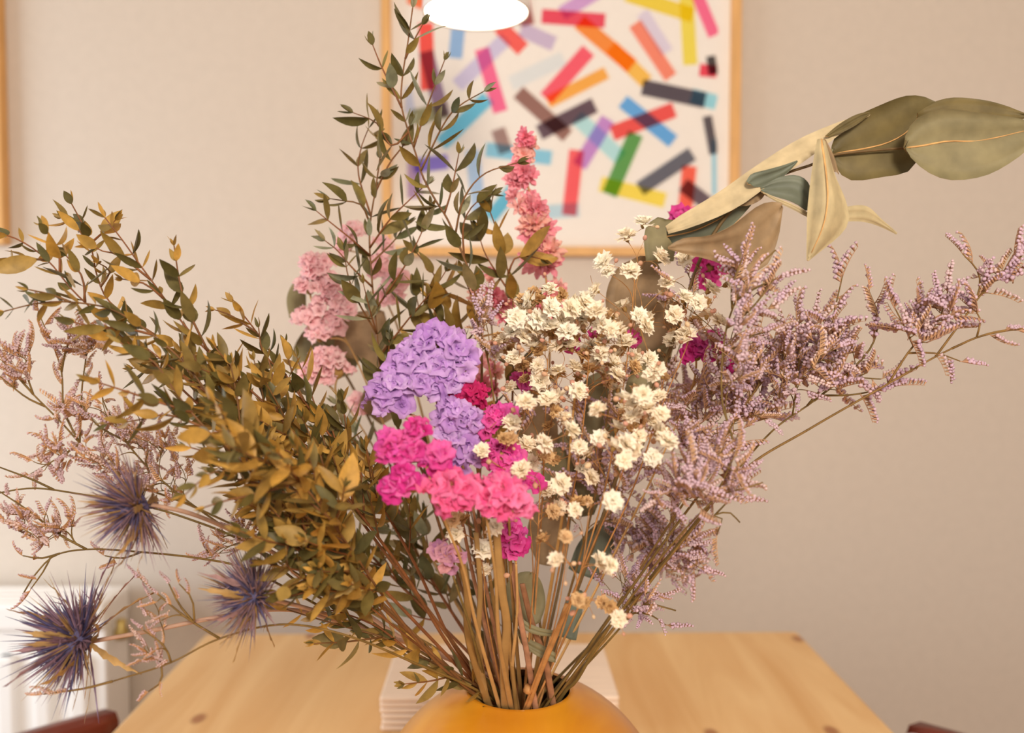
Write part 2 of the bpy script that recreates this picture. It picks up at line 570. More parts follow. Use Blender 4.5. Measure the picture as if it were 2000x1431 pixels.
        ou = nt.nodes.new('ShaderNodeOutputMaterial')
        nt.links.new(tr.outputs[0], ou.inputs[0])
        b = flat(MB())
        b.v = poly[:]; b.f = [tuple(range(len(poly)))]; b.m = [0]
        b.build('tape_strip', mt, root)
    # second framed picture: only its right edge is in view
    xr = wall_pt(17, 250).x
    r2 = empty('framed_picture', (xr - .3, WALL_Y, pB + .012), 'oak picture frame cut off by the left edge of the photo', 'picture')
    xl = xr - .6
    zb, zt = pB + .018, pT
    W2 = .03
    for (x0, x1, z0, z1) in ((xl, xl + W2, zb, zt), (xr - W2, xr, zb, zt), (xl + W2, xr - W2, zb, zb + W2), (xl + W2, xr - W2, zt - W2, zt)):
        b = flat(MB()); b.box(x0, x1, WALL_Y - .026, y1, z0, z1, .0015)
        b.build('frame_rail', M['oak'], r2)
    b = flat(MB()); b.box(xl + W2 * .7, xr - W2 * .7, WALL_Y - .006, WALL_Y - .002, zb + W2 * .7, zt - W2 * .7)
    b.build('print_sheet', M['paper'], r2)


picture()


# ------------------------------------------------------------------ pendant lamp
def lamp():
    Y = 1.0
    c = at(930, 27, Y)
    R = 100.0 / FPX * Y
    root = empty('pendant_lamp', c, 'lit white pendant lamp hanging before the tape-strip print', 'lamp')
    b = MB()
    b.lathe([(R * .985, .001), (R * 1.02, 0), (R * 1.03, .004), (R * 1.0, .03), (R * .9, .062), (R * .66, .092), (R * .36, .108), (.012, .114), (.012, .15), (.004, .155),
             (.004, .152), (.009, .112), (R * .34, .103), (R * .62, .086), (R * .86, .058), (R * .955, .03), (R * .985, .001)], c)
    b.build('lamp_shade', M['lamp_white'], root)
    b = MB()
    b.lathe([(0.0001, .001), (R * .5, .0012), (R * .97, .002), (R * .97, .006), (0.0001, .008)], c)
    b.build('diffuser', M['glow'], root)
    b = MB(); b.quad_strip_tube([c + Vector((0, 0, .15)), Vector((c.x, c.y, ZC - .02))], .003, 8)
    b.build('cord', M['cord'], root)
    b = MB(); b.lathe([(.0001, -.03), (.03, -.028), (.05, -.01), (.05, 0), (.0001, 0)], (c.x, c.y, ZC))
    b.build('ceiling_rose', M['lamp_white'], root)


lamp()


# ------------------------------------------------------------------ table, placemats, chairs, radiator
def table():
    yb = 1.306
    yf = .12
    xl, xr = at(403, 1243, yb).x, at(1556, 1243, yb).x
    root = empty('pine_table', ((xl + xr) / 2, (yb + yf) / 2, 0), 'pale knotty pine dining table carrying the amber vase', 'table')
    b = flat(MB()); b.box(xl, xr, yf, yb, TABLE_Z - .03, TABLE_Z, .003)
    b.build('tabletop', M['pine'], root)
    for (x0, x1, y0, y1) in ((xl + .05, xr - .05, yf + .05, yf + .07), (xl + .05, xr - .05, yb - .07, yb - .05), (xl + .05, xl + .07, yf + .07, yb - .07), (xr - .07, xr - .05, yf + .07, yb - .07)):
        b = flat(MB()); b.box(x0, x1, y0, y1, TABLE_Z - .12, TABLE_Z - .03, .002)
        b.build('apron', M['pine'], root)
    for x in (xl + .035, xr - .095):
        for y in (yf + .035, yb - .095):
            b = flat(MB()); b.box(x, x + .06, y, y + .06, 0, TABLE_Z - .03, .004)
            b.build('leg', M['pine'], root)


table()


def placemats():
    z = TABLE_Z
    words = ['pale wooden placemat lying on the tabletop, bottom of the stack', 'pale wooden placemat second from the bottom of the stack',
             'pale wooden placemat third from the bottom of the stack', 'pale wooden placemat third from the top of the stack',
             'pale wooden placemat second from the top of the stack', 'pale wooden placemat on top of the stack behind the vase']
    h = .0066
    zt = TABLE_Z + 6 * h
    dep = lambda py: (CAM.z - zt) / ((py - 636) / FPX)
    yf_, yb_ = dep(1371), dep(1264)
    xl = at(744, 1371, yf_).x
    xr = at(1212, 1371, yf_).x
    for i in range(6):
        j, k = rnd.uniform(-.0016, .0016), rnd.uniform(-.0015, .0015)
        b = flat(MB())
        b.box(xl + j, xr + j, yf_ + k, yb_ + k, z + .0003, z + h - .0003, .0022)
        c = Vector(((xl + xr) / 2, (yf_ + yb_) / 2, z))
        b.v = [v - c for v in b.v]
        o = b.build('placemat', M['mat_wood'])
        o.location = c
        tag(o, words[i], 'placemat', 'placemats in a stack')
        z += h


placemats()


def chair(name, loc, rz, top, label, highlight=None):
    """loc: floor point under the middle of the backrest; the seat reaches out to local -y"""
    root = empty(name, loc, label, 'chair')
    root.rotation_euler.z = rz
    w = .40
    def part(b, nm, mt):
        o = bpy.data.objects.new(nm, b.mesh(nm, mt)); link(o, root); return o
    for sx in (-1, 1):
        b = MB()
        b.quad_strip_tube([Vector((sx * (w / 2 - .02), -.02, 0)), Vector((sx * (w / 2 - .02), -.025, .42)), Vector((sx * (w / 2 - .018), 0, top - .03))], [.015, .018, .014], 8)
        part(b, 'leg', M['chair_wood'])
        b = MB()
        b.quad_strip_tube([Vector((sx * (w / 2 - .03), -.40, 0)), Vector((sx * (w / 2 - .03), -.38, .42))], [.013, .018], 8)
        part(b, 'leg', M['chair_wood'])
    b = flat(MB()); b.box(-w / 2, w / 2, -.42, .0, .42, .45, .008)
    part(b, 'seat', M['chair_wood'])
    # curved top rail
    b = MB()
    n = 14
    for i in range(n + 1):
        t = i / n
        x = (t - .5) * w
        y = .05 * sin(pi * t) - .01
        hb = .075 + .02 * sin(pi * t)
        for (dy, dz) in ((-.012, -hb), (.012, -hb), (.015, -.010), (.010, 0), (-.010, 0), (-.015, -.010)):
            b.v.append(Vector((x, y + dy, top + dz)))
    for i in range(n):
        for j in range(6):
            b.f.append((i * 6 + j, i * 6 + (j + 1) % 6, (i + 1) * 6 + (j + 1) % 6, (i + 1) * 6 + j)); b.m.append(0)
    b.f.append((0, 5, 4, 3, 2, 1)); b.m.append(0)
    b.f.append(tuple(n * 6 + j for j in range(6))); b.m.append(0)
    part(b, 'top_rail', M['chair_wood'])
    for x in (-.1, -.033, .033, .1):
        b = MB(); b.quad_strip_tube([Vector((x, -.02, .45)), Vector((x, .032, top - .07))], .007, 8)
        part(b, 'spindle', M['chair_wood'])
    if highlight:
        b = flat(MB()); b.box(-w / 2 + .003, w / 2 - .003, -.05, -.017, top - .30, top - .004, .008)  # added panel, stands in for the glossy highlight by the top rail
        part(b, 'highlight_panel', M['highlight'])
    return root


# backrests stand close along the table's long sides
pa = at(212, 1383, 1.10)
chair('dining_chair', (pa.x - .098, pa.y - .177, 0), radians(62), pa.z, 'dark red mahogany chair beside the white radiator at lower left')
pb = at(1790, 1408, 1.04)
chair('dining_chair', (pb.x + .098, pb.y - .177, 0), radians(-62), pb.z, 'reddish-brown chair with a pale highlight built as a panel at lower right', True)


def radiator():
    yb, yf = WALL_Y - .03, WALL_Y - .133
    zt = at(200, 1131, WALL_Y).z - .002
    xr = at(262, 1250, WALL_Y).x + .004
    xl = xr - 1.0
    root = empty('radiator', ((xl + xr) / 2, (yb + yf) / 2, .12), 'white ribbed panel radiator on the wall at lower left', 'radiator')
    b = flat(MB()); b.box(xl, xr, yf + .012, yb, .12, zt - .012, .003)
    b.build('body', M['radiator'], root)
    b = flat(MB()); b.box(xl - .002, xr + .002, yf, yb + .004, zt - .045, zt, .006)
    b.build('top_cover', M['radiator'], root)
    for k in range(4):
        y = yf + .018 + k * .022
        b = flat(MB()); b.box(xl + .02, xr - .02, y, y + .008, zt - .001, zt + .002, .0008)
        b.build('grille_bar', M['radiator'], root)
    n = 17
    p = (xr - xl - .02) / n
    for i in range(n):
        x = xl + .01 + i * p
        b = flat(MB()); b.box(x + p * .2, x + p * .72, yf, yf + .016, .15, zt - .085, .006)
        b.build('rib', M['radiator'], root)
    b = MB(); b.lathe([(.0001, 0), (.011, .001), (.012, .012), (.008, .02), (.008, .032), (.0001, .033)], (xr + .014, yf + .04, zt - .07), 16)
    b.build('bleed_valve', M['brass'], root)
    for x in (xl + .1, xr - .1):
        b = flat(MB()); b.box(x, x + .03, yb, WALL_Y - .002, .2, .25); b.build('bracket', M['radiator'], root)


radiator()

# ------------------------------------------------------------------ vase
VX = at(1015, 1345, VY).x
RIM_Z = at(1015, 1345, VY).z
VR = .113
RIM_R = .0405


def vase():
    root = empty('vase', (VX, VY, TABLE_Z), 'round amber glazed vase holding the dried bouquet', 'vase')
    h = math.sqrt(VR ** 2 - RIM_R ** 2)
    zc = RIM_Z - h
    prof = []
    a0 = math.asin(max(-1, (TABLE_Z - zc) / VR))
    prof.append((.0001, TABLE_Z - zc))
    a1 = math.asin(h / VR)
    for i in range(33):
        a = a0 + (a1 - a0) * i / 32
        prof.append((VR * cos(a), VR * sin(a)))
    prof += [(RIM_R - .0015, h + .0012), (RIM_R - .0035, h + .0004)]
    b = MB(); b.lathe(prof, (VX, VY, zc), 72)
    b.build('body', M['vase'], root)
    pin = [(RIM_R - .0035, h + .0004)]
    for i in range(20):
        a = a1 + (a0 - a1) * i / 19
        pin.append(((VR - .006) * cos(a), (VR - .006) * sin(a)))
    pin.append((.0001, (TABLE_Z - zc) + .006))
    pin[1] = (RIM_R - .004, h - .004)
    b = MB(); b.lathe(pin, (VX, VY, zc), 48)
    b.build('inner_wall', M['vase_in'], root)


vase()

# ================================================================== the bouquet
# ---- shared small meshes
def leaf_mesh(name, mat, wid=.2, bend=.15, fold=.12, n=6, pw=.85, twist=0.0):
    b = MB()
    for i in range(n + 1):
        t = i / n
        w = wid * max(.0, sin(pi * t ** pw)) ** .85
        if i == 0: w = wid * .10
        z = bend * (t * t) - bend * .1 * sin(pi * t)
        a = twist * t
        for sx in (-1, 0, 1):
            b.v.append(Vector((sx * w * cos(a), t, z + abs(sx) * fold * w / wid * wid * 2 + sx * w * sin(a))))
    for i in range(n):
        for k in (0, 1):
            b.f.append((i * 3 + k, i * 3 + k + 1, (i + 1) * 3 + k + 1, (i + 1) * 3 + k)); b.m.append(0)
    return b.mesh(name, mat)


def leaf_set(mat, wd=(.14, .22)):
    r = random.Random(3)
    return [leaf_mesh('leaf', mat, r.uniform(*wd), r.uniform(-.16, .22), r.uniform(.05, .32), 6, r.uniform(.72, .95), r.uniform(-.5, .5)) for _ in range(8)]


LEAF_GOLD = leaf_set(M['leaf_gold'])
M['leaf_dark'] = plant('leaf_dark', [(96, 86, 46), (110, 98, 52), (86, 80, 42), (122, 104, 56)], .5, .35, .2)
LEAF_DARK = leaf_set(M['leaf_dark'], (.15, .23))
LEAF_GREEN = leaf_set(M['leaf_green'], (.12, .185))


def spikelet_mesh(mats, seed):
    r = random.Random(seed)
    b = MB()
    curve = r.uniform(-.35, .45)
    n = r.randint(7, 9)
    def ax(t): return Vector((0, t - .1 * abs(curve) * t * t, curve * t * t))
    pts = [ax(i / 8) for i in range(9)]
    b.quad_strip_tube(pts, [.022 - .014 * i / 8 for i in range(9)], 4, m=0)
    for i in range(n):
        t = .10 + .88 * i / (n - 1)
        p = ax(t)
        tan = (ax(min(1, t + .02)) - ax(t - .02)).normalized()
        for side in (-1, 1):
            if t > .93 and side < 0: continue
            s = (1 - .35 * t) * r.uniform(.85, 1.15)
            d = (tan * r.uniform(.45, .75) + Vector((side * r.uniform(.12, .45), 0, 0)) + Vector((0, 0, r.uniform(.75, 1.0)))).normalized()
            L = .27 * s
            q = p + Vector((0, (r.random() - .5) * .02, 0))
            segs = [q, q + d * L * .45, q + d * L * .72, q + d * L]
            rr = [.014 * s, .040 * s, .050 * s, .080 * s]
            base = len(b.v)
            b.quad_strip_tube(segs, rr, 5, cap=False, m=0)
            nf = 15
            for k in range(10, 15): b.m[-nf + k] = 1
            # petal star closing the mouth
            c = len(b.v); b.v.append(q + d * L * 1.05)
            for j in range(5):
                b.f.append((base + 15 + j, base + 15 + (j + 1) % 5, c)); b.m.append(1)
    return b.mesh('spikelet', mats)


SPIKE_R = [spikelet_mesh([M['calyx'], M['lilac']], s) for s in range(6)]
SPIKE_L = [spikelet_mesh([M['calyx_l'], M['lilac_l']], s + 20) for s in range(6)]


def gyp_mesh(mat, seed):
    r = random.Random(seed)
    b = MB()
    for (cnt, L, tilt, w) in ((8, .92, 2, .42), (8, .95, 26, .42), (7, .86, 48, .40), (5, .72, 68, .34), (3, .6, 84, .28)):
        off = r.uniform(0, 6)
        for i in range(cnt):
            a = off + 2 * pi * i / cnt + r.uniform(-.2, .2)
            tl = radians(tilt + r.uniform(-12, 12))
            l = L * r.uniform(.82, 1.1)
            R = Matrix.Rotation(a, 3, 'Z') @ Matrix.Rotation(tl, 3, 'Y').inverted()
            cr = r.uniform(-.12, .22)
            q = [(.08, 0, 0), (.45 * l, -w * .75, cr), (.45 * l, w * .75, cr), (.9 * l, -w, cr * .6 + r.uniform(-.12, .12)), (.80 * l, 0, cr), (.96 * l, w * .9, cr * .6 + r.uniform(-.12, .12))]
            base = len(b.v)
            for x in q: b.v.append(R @ Vector(x))
            for f in ((0, 1, 2), (1, 3, 4), (1, 4, 2), (2, 4, 5)):
                b.f.append(tuple(base + k for k in f)); b.m.append(0)
    base = len(b.v)
    b.lathe([(.06, -.42), (.20, -.25), (.24, 0), (.12, .12)], (0, 0, 0), 6, m=1)
    b.smooth = False
    return b.mesh('blossom', [mat, M['green_calyx']])


GYP = [gyp_mesh(M['cream'], s) for s in range(6)]
GYPS = [gyp_mesh(M['straw'], s + 9) for s in range(3)]


def ball_mesh(name, mat, n=8, k=5, sq=1.0):
    b = MB()
    b.lathe([(max(.0001, sin(pi * i / k)), -cos(pi * i / k) * sq) for i in range(k + 1)], (0, 0, 0), n)
    return b.mesh(name, mat)


BUD = ball_mesh('bud', M['bud'], 8, 6, 1.2)


def floret_mesh(mat, seed):
    """papery ruffled funnel, five soft lobes"""
    r = random.Random(seed)
    b = MB()
    n = 20
    ph, ph2 = r.uniform(0, 6), r.uniform(0, 6)
    for (rad, z, ruf) in ((.10, -.55, 0), (.28, -.12, .0), (.62, .12, .05), (.92, .24, .13), (1.02, .16, .22)):
        for j in range(n):
            a = 2 * pi * j / n
            lobe = 1 + .13 * cos(5 * a + ph) * (rad > .5)
            zz = z + ruf * (sin(5 * a + ph2) + .8 * sin(9 * a + ph) + r.uniform(-.5, .5))
            b.v.append(Vector((rad * lobe * cos(a), rad * lobe * sin(a), zz)))
    for i in range(4):
        for j in range(n):
            j2 = (j + 1) % n
            b.f.append((i * n + j, i * n + j2, (i + 1) * n + j2, (i + 1) * n + j)); b.m.append(0)
    # a small tuft in the throat
    for i in range(5):
        a = 2 * pi * i / 5 + ph
        base = len(b.v)
        for q in ((.05 * cos(a), .05 * sin(a), -.2), (.30 * cos(a + .4), .30 * sin(a + .4), .22), (.30 * cos(a - .4), .30 * sin(a - .4), .20)):
            b.v.append(Vector(q))
        b.f.append((base, base + 1, base + 2)); b.m.append(0)
    return b.mesh('floret', mat)


FLORET = {k: [floret_mesh(M[k], s) for s in range(4)] for k in ('magenta', 'crimson', 'hotpink', 'violet', 'mauve', 'palepink')}


def larkspur_mesh(seed):
    r = random.Random(seed)
    b = MB()
    for i in range(20):
        a = i * 2.4
        tl = radians(5 + 75 * (i / 20)) + r.uniform(-.2, .2)
        R = Matrix.Rotation(a, 3, 'Z') @ Matrix.Rotation(-tl, 3, 'Y')
        l = r.uniform(.75, 1.1)
        base = len(b.v)
        for (t, w) in ((.05, .04), (.4, .13), (.75, .20), (1.0, .07)):
            for sx in (-1, 0, 1):
                b.v.append(R @ Vector((t * l, sx * w, .1 * sx * sx - .15 * t * t + r.uniform(-.07, .07))))
        for k in range(3):
            for q in (0, 1):
                b.f.append((base + k * 3 + q, base + k * 3 + q + 1, base + k * 3 + q + 4, base + k * 3 + q + 3)); b.m.append(0)
    return b.mesh('blossom', M['larkspur'])


LARK = [larkspur_mesh(s) for s in range(4)]


# ---- a stem in the vase
class Stem:
    def __init__(s, name, label, cat, group, u, v, stem_mat, deep=.10):
        s.base = Vector((VX - .45 * u, VY - .45 * v, RIM_Z - deep))
        s.rim = Vector((VX + u, VY + v, RIM_Z))
        s.root = empty(name, s.base, label, cat, group)
        s.inv = Matrix.Translation(-s.base)
        s.mb = MB()
        s.mat = stem_mat
        s.nodes = []          # (pos, tangent, radius)
        s.k = 1.0             # pixel scale at this stem's depth
        s.r = random.Random(hash(label) % 1000 if False else sum(ord(c) for c in label))

    def line(s, pts, r0, r1, sides=5, flat_=1.0, grow=True, raw=False, step=.006):
        c = pts if raw else resample(catmull(pts, 7), step)
        n = len(c)
        s.mb.quad_strip_tube(c, [r0 + (r1 - r0) * i / max(1, n - 1) for i in range(n)], sides, flat_)
        if grow:
            for i in range(n):
                t = (c[min(i + 1, n - 1)] - c[max(0, i - 1)]).normalized()
                s.nodes.append((c[i], t, r0 + (r1 - r0) * i / max(1, n - 1)))
        return c

    def main(s, px, r0, r1, **k):
        s.k = (VY + px[-1][2]) / VY
        r0, r1 = r0 * (.5 + .5 * s.k), r1 * s.k
        q = [P(*z) for z in px]
        a, c = q[0], q[min(1, len(q) - 1)]
        while len(px) > 3 and q[0].z < RIM_Z + .04:
            px, q = px[1:], q[1:]
        a, c = q[0], q[1]
        d = a - c
        if d.z < -1e-4:
            e = a + d * ((RIM_Z - a.z) / d.z)
        else:
            e = Vector((VX, VY, RIM_Z))
        e = e.lerp(s.rim, .35)
        h = Vector((e.x - VX, e.y - VY, 0))
        if h.length > .033: h = h * (.033 / h.length)
        s.rim = Vector((VX + h.x, VY + h.y, RIM_Z))
        dd = (s.rim - a)
        low = s.rim + dd * (.075 / max(.02, -dd.z))
        h = Vector((low.x - VX, low.y - VY, 0))
        if h.length > .055: h = h * (.055 / h.length)
        s.low = Vector((VX + h.x, VY + h.y, RIM_Z - .075))
        s.root.location = s.low
        s.base = s.low
        s.inv = Matrix.Translation(-s.low)
        return s.line([s.base, s.rim] + [P(*q) for q in px], r0, r1, **k)

    def grow(s, target, r0, r1, back=.35, zmin=None):
        """branch off the nearest stretch of stem so that it leaves forwards"""
        best, bc = None, 1e9
        zmin = s.rim.z + .02 if zmin is None else zmin
        for (p, t, r) in s.nodes:
            if p.z < zmin: continue
            d = target - p
            L = d.length
            if L < 1e-4: continue
            cost = L * (1 + 1.6 * max(0, back + .35 - d.dot(t) / L))
            if cost < bc: bc, best = cost, (p, t, r, L)
        p, t, r, L = best
        a = p + t * L * .45
        c = [((1 - q) ** 2) * p + 2 * q * (1 - q) * a + q * q * target for q in [i / 6 for i in range(7)]]
        s.line(c, min(r, r0), r1, 4, raw=True)
        return (c[-1] - c[-2]).normalized()

    def twig(s, pts, r0, r1):
        c = resample(catmull(pts, 7), .006)
        n = len(c)
        b = MB()
        b.quad_strip_tube(c, [r0 + (r1 - r0) * i / max(1, n - 1) for i in range(n)], 5)
        return c, b.build('twig', s.mat, s.root)

    def piece(s, name, mesh, mat4, parent=None):
        o = bpy.data.objects.new(name, mesh)
        o.parent = parent or s.root
        o.matrix_basis = s.inv @ mat4
        col.objects.link(o)
        return o

    def done(s):
        s.mb.build('stem', s.mat, s.root)
        return s.root


PXM = VY / FPX                    # metres per pixel at the vase's depth


# ---- 1. fine-leaved eucalyptus sprigs
def leaves_on(st, curve, leaves, t0, spacing, size, droop=0.0, roll0=0.0, taper=.55, spread=(28, 58), parent=None):
    r = st.r
    size, spacing = size * st.k, spacing * st.k
    c = resample(curve, spacing * PXM)
    n = len(c)
    k0 = int(n * t0)
    roll = roll0 + r.uniform(0, 3)
    for i in range(max(1, k0), n):
        f = i / max(1, n - 1)
        t = (c[min(i + 1, n - 1)] - c[i - 1]).normalized()
        a = t.orthogonal().normalized()
        roll += pi / 2 + r.uniform(-.35, .35)
        sz = size * PXM * (1 - (1 - taper) * max(0, (f - .55) / .45)) * r.uniform(.72, 1.2)
        ends = (0, pi) if i < n - 1 else (0, pi / 2, pi, 3 * pi / 2)
        for e in ends:
            if r.random() < .08: continue
            side = Matrix.Rotation(roll + e + r.uniform(-.25, .25), 3, t) @ a
            sp = radians(r.uniform(*spread)) * (.45 if i == n - 1 else 1)
            d = (t * cos(sp) + side * sin(sp) + Vector((0, 0, -droop))).normalized()
            nrm = (t * sin(sp) - side * cos(sp)) * -1 + rvec(r) * .5
            s2 = sz * r.uniform(.85, 1.15) * (.7 if i == n - 1 else 1)
            Mx = Matrix.Translation(c[i]) @ frame(d, nrm) @ Matrix.Diagonal((s2 * r.uniform(.85, 1.25), s2, s2, 1))
            st.piece('leaf', r.choice(leaves), Mx, parent)


def sprig(label, u, v, px, twigs=(), auto=0, gold=True, size=74, t0=.42, spacing=32, r0=.0017, auto_len=(90, 170), lo=.35, hi=.92, group=None, rounds=()):
    leaves = LEAF_GOLD * 2 + LEAF_DARK[:4] if gold else LEAF_GREEN + LEAF_DARK[:3]
    auto = int(auto * .82)
    st = Stem('eucalyptus_sprig', label, 'eucalyptus', group, u, v, M['stem_red'])
    c = st.main(px, r0, .0005)
    leaves_on(st, c, leaves, t0, spacing, size)
    for tw in twigs:
        q = [P(*p) if len(p) == 3 else P(p[0], p[1], px[-1][2]) for p in tw]
        # root the twig on the nearest point of the main stem
        near = min(st.nodes, key=lambda nd: (nd[0] - q[0]).length)
        if (near[0] - q[0]).length < .045: q[0] = near[0].copy()
        cc, tw_o = st.twig(q, .0009, .0004)
        leaves_on(st, cc, leaves, .14, spacing * .95, size * .88, parent=tw_o)
    for (x, y, d, sz) in rounds:          # nearly circular leaves seen face on
        p = P(x, y, d)
        near = min(st.nodes, key=lambda nd: (nd[0] - p).length)
        dv = (p - near[0])
        dv = (dv if dv.length > .002 else near[1]).normalized()
        L = sz * PXM * st.k
        st.piece('leaf', leaves[0], Matrix.Translation(p - dv * L * .5) @ frame(dv, Vector((.1, -1, .25))) @ Matrix.Diagonal((L * 2.5, L, L, 1)))
    n = len(c)
    for i in range(auto):
        f = lo + (hi - lo) * (i + st.r.random()) / max(1, auto)
        k = int(f * (n - 1))
        t = (c[min(k + 1, n - 1)] - c[k - 1]).normalized()
        sd = rvec(st.r); sd = (sd - t * sd.dot(t)).normalized()
        an = radians(st.r.uniform(24, 48))
        L = st.r.uniform(*auto_len) * PXM * (1 - .3 * f)
        d = t * cos(an) + sd * sin(an)
        pts = [c[k], c[k] + d * L * .5 + t * L * .04, c[k] + d * L * .9 + t * L * .16]
        cc, tw_o = st.twig(pts, .0008, .00035)
        leaves_on(st, cc, leaves, .12, spacing * .9, size * .9, parent=tw_o)
    return st.done()


GL, GT = 'fine-leaved eucalyptus fanning out to the left', 'fine-leaved eucalyptus rising before the print'
sprig('eucalyptus sprig reaching the far left edge with a round leaf midway', -.026, -.012,
      [(860, 1275, -.01), (740, 1140, -.03), (590, 985, -.05), (450, 850, -.06), (340, 745, -.065), (240, 655, -.07), (150, 575, -.07), (95, 510, -.07), (40, 470, -.07), (-20, 450, -.07)],
      [[(120, 535, -.07), (115, 490, -.07), (100, 465, -.08), (80, 440, -.08)], [(90, 508, -.07), (50, 505, -.06), (0, 505, -.06)], [(165, 590, -.07), (160, 540, -.07), (130, 500, -.07)]],
      14, group=GL, lo=.46, hi=.74, t0=.5, rounds=[(140, 545, -.08, 42)])
sprig('highest of the left eucalyptus sprigs, ending in a dark spiky tip', -.022, -.004,
      [(865, 1255, 0), (760, 1090, -.01), (630, 920, -.02), (490, 790, -.03), (380, 700, -.035), (290, 645, -.04), (215, 590, -.04), (190, 540, -.04), (182, 500, -.045), (170, 455, -.05), (140, 398, -.05)],
      [[(200, 565, -.04), (215, 530, -.04), (195, 515, -.05)], [(180, 480, -.045), (205, 450, -.05), (225, 430, -.05)], [(175, 470, -.045), (145, 440, -.05), (120, 425, -.05)]],
      14, group=GL, lo=.46, hi=.76, t0=.52)
sprig('golden eucalyptus sprig whose arching tip stands right of the spiky one', -.018, -.01,
      [(870, 1250, -.02), (790, 1120, -.04), (670, 960, -.06), (560, 830, -.07), (460, 735, -.075), (395, 675, -.075), (345, 615, -.075), (305, 560, -.07), (272, 515, -.07), (240, 470, -.07), (205, 425, -.07)],
      [[(285, 545, -.07), (235, 500, -.07), (200, 490, -.07), (180, 480, -.07)], [(330, 590, -.07), (285, 555, -.08), (240, 545, -.08)], [(400, 690, -.075), (365, 600, -.08), (350, 545, -.08), (340, 480, -.08)]],
      16, group=GL, lo=.46, hi=.76, t0=.52)
sprig('eucalyptus sprig at the right end of the left fan, against bare wall', -.016, .008,
      [(875, 1240, 0), (815, 1110, -.005), (735, 970, -.01), (660, 870, -.015), (595, 785, -.02), (540, 705, -.02), (495, 640, -.02), (455, 590, -.02)],
      [[(490, 650, -.02), (450, 615, -.02), (420, 605, -.02)], [(600, 790, -.02), (575, 740, -.02), (555, 670, -.02)], [(560, 735, -.02), (515, 690, -.03), (505, 640, -.03)]],
      14, group=GL, lo=.48, hi=.78, t0=.55)
sprig('eucalyptus sprig with a drooping dark tip touching the left edge', -.03, -.01,
      [(850, 1285, -.02), (720, 1150, -.05), (570, 980, -.08), (450, 830, -.09), (370, 720, -.095), (300, 655, -.1), (220, 605, -.1), (140, 590, -.1), (75, 592, -.1), (8, 608, -.1)],
      [[(130, 590, -.1), (100, 575, -.1), (55, 565, -.1)], [(300, 655, -.1), (240, 640, -.1), (190, 640, -.1), (130, 625, -.1)]],
      15, group=GL, lo=.47, hi=.76, t0=.52)
sprig('reddish-stemmed eucalyptus sprig curling over the left sea lavender', -.03, -.018,
      [(850, 1290, -.04), (730, 1170, -.07), (600, 1040, -.1), (490, 920, -.12), (410, 845, -.125), (350, 775, -.125), (300, 705, -.125), (262, 690, -.125), (225, 660, -.125)],
      [[(370, 800, -.125), (310, 785, -.13), (250, 765, -.13), (178, 742, -.13)], [(400, 830, -.125), (330, 810, -.13), (270, 820, -.13), (210, 828, -.13)]],
      15, group=GL, lo=.47, hi=.8, t0=.52)
sprig('eucalyptus sprig of broad golden leaves above the middle sea holly', -.03, -.022,
      [(850, 1290, -.05), (760, 1180, -.09), (670, 1050, -.13), (590, 945, -.15), (530, 905, -.16), (470, 908, -.165), (410, 925, -.17), (362, 965, -.17)],
      [[(580, 940, -.15), (520, 960, -.16), (450, 975, -.165), (400, 990, -.165)], [(530, 905, -.16), (490, 860, -.165), (440, 840, -.165), (400, 850, -.165)]],
      16, size=90, group=GL, lo=.6, hi=.9, t0=.64, rounds=[(505, 925, -.185, 44)])
sprig('eucalyptus sprig with upright golden leaves over the inner sea holly', -.031, -.014,
      [(850, 1295, -.04), (760, 1215, -.07), (680, 1150, -.1), (620, 1105, -.12), (575, 1060, -.13), (555, 1020, -.13), (520, 985, -.13)],
      [[(640, 1120, -.12), (590, 1130, -.13), (560, 1100, -.135), (565, 1050, -.14)], [(680, 1150, -.1), (620, 1150, -.12), (560, 1165, -.13), (530, 1160, -.13)]],
      13, size=78, group=GL, lo=.64, hi=.94, t0=.68, rounds=[(553, 1160, -.15, 36)])
sprig('lowest eucalyptus sprig of the left fan, skimming the pine tabletop', -.034, -.008,
      [(880, 1325, -.02), (820, 1280, -.04), (750, 1245, -.05), (680, 1225, -.06), (610, 1205, -.07), (545, 1185, -.07)],
      [[(790, 1262, -.045), (740, 1225, -.05), (680, 1200, -.06), (640, 1190, -.06)]],
      3, size=70, group=GL, lo=.4, hi=.8, t0=.32, spacing=30)
sprig('shaded eucalyptus sprig deep inside the left fan, behind the magenta statice', -.012, .02,
      [(885, 1240, .04), (830, 1110, .06), (770, 980, .07), (710, 870, .08), (660, 790, .08)],
      [], 18, gold=False, size=70, group=GL, lo=.45, hi=.95, t0=.5)
sprig('shaded eucalyptus sprig behind the golden leaves of the left fan', -.02, .022,
      [(880, 1260, .03), (800, 1160, .04), (700, 1060, .05), (600, 960, .05), (520, 880, .05), (450, 800, .05)],
      [], 18, gold=False, size=70, group=GL, lo=.42, hi=.95, t0=.48)
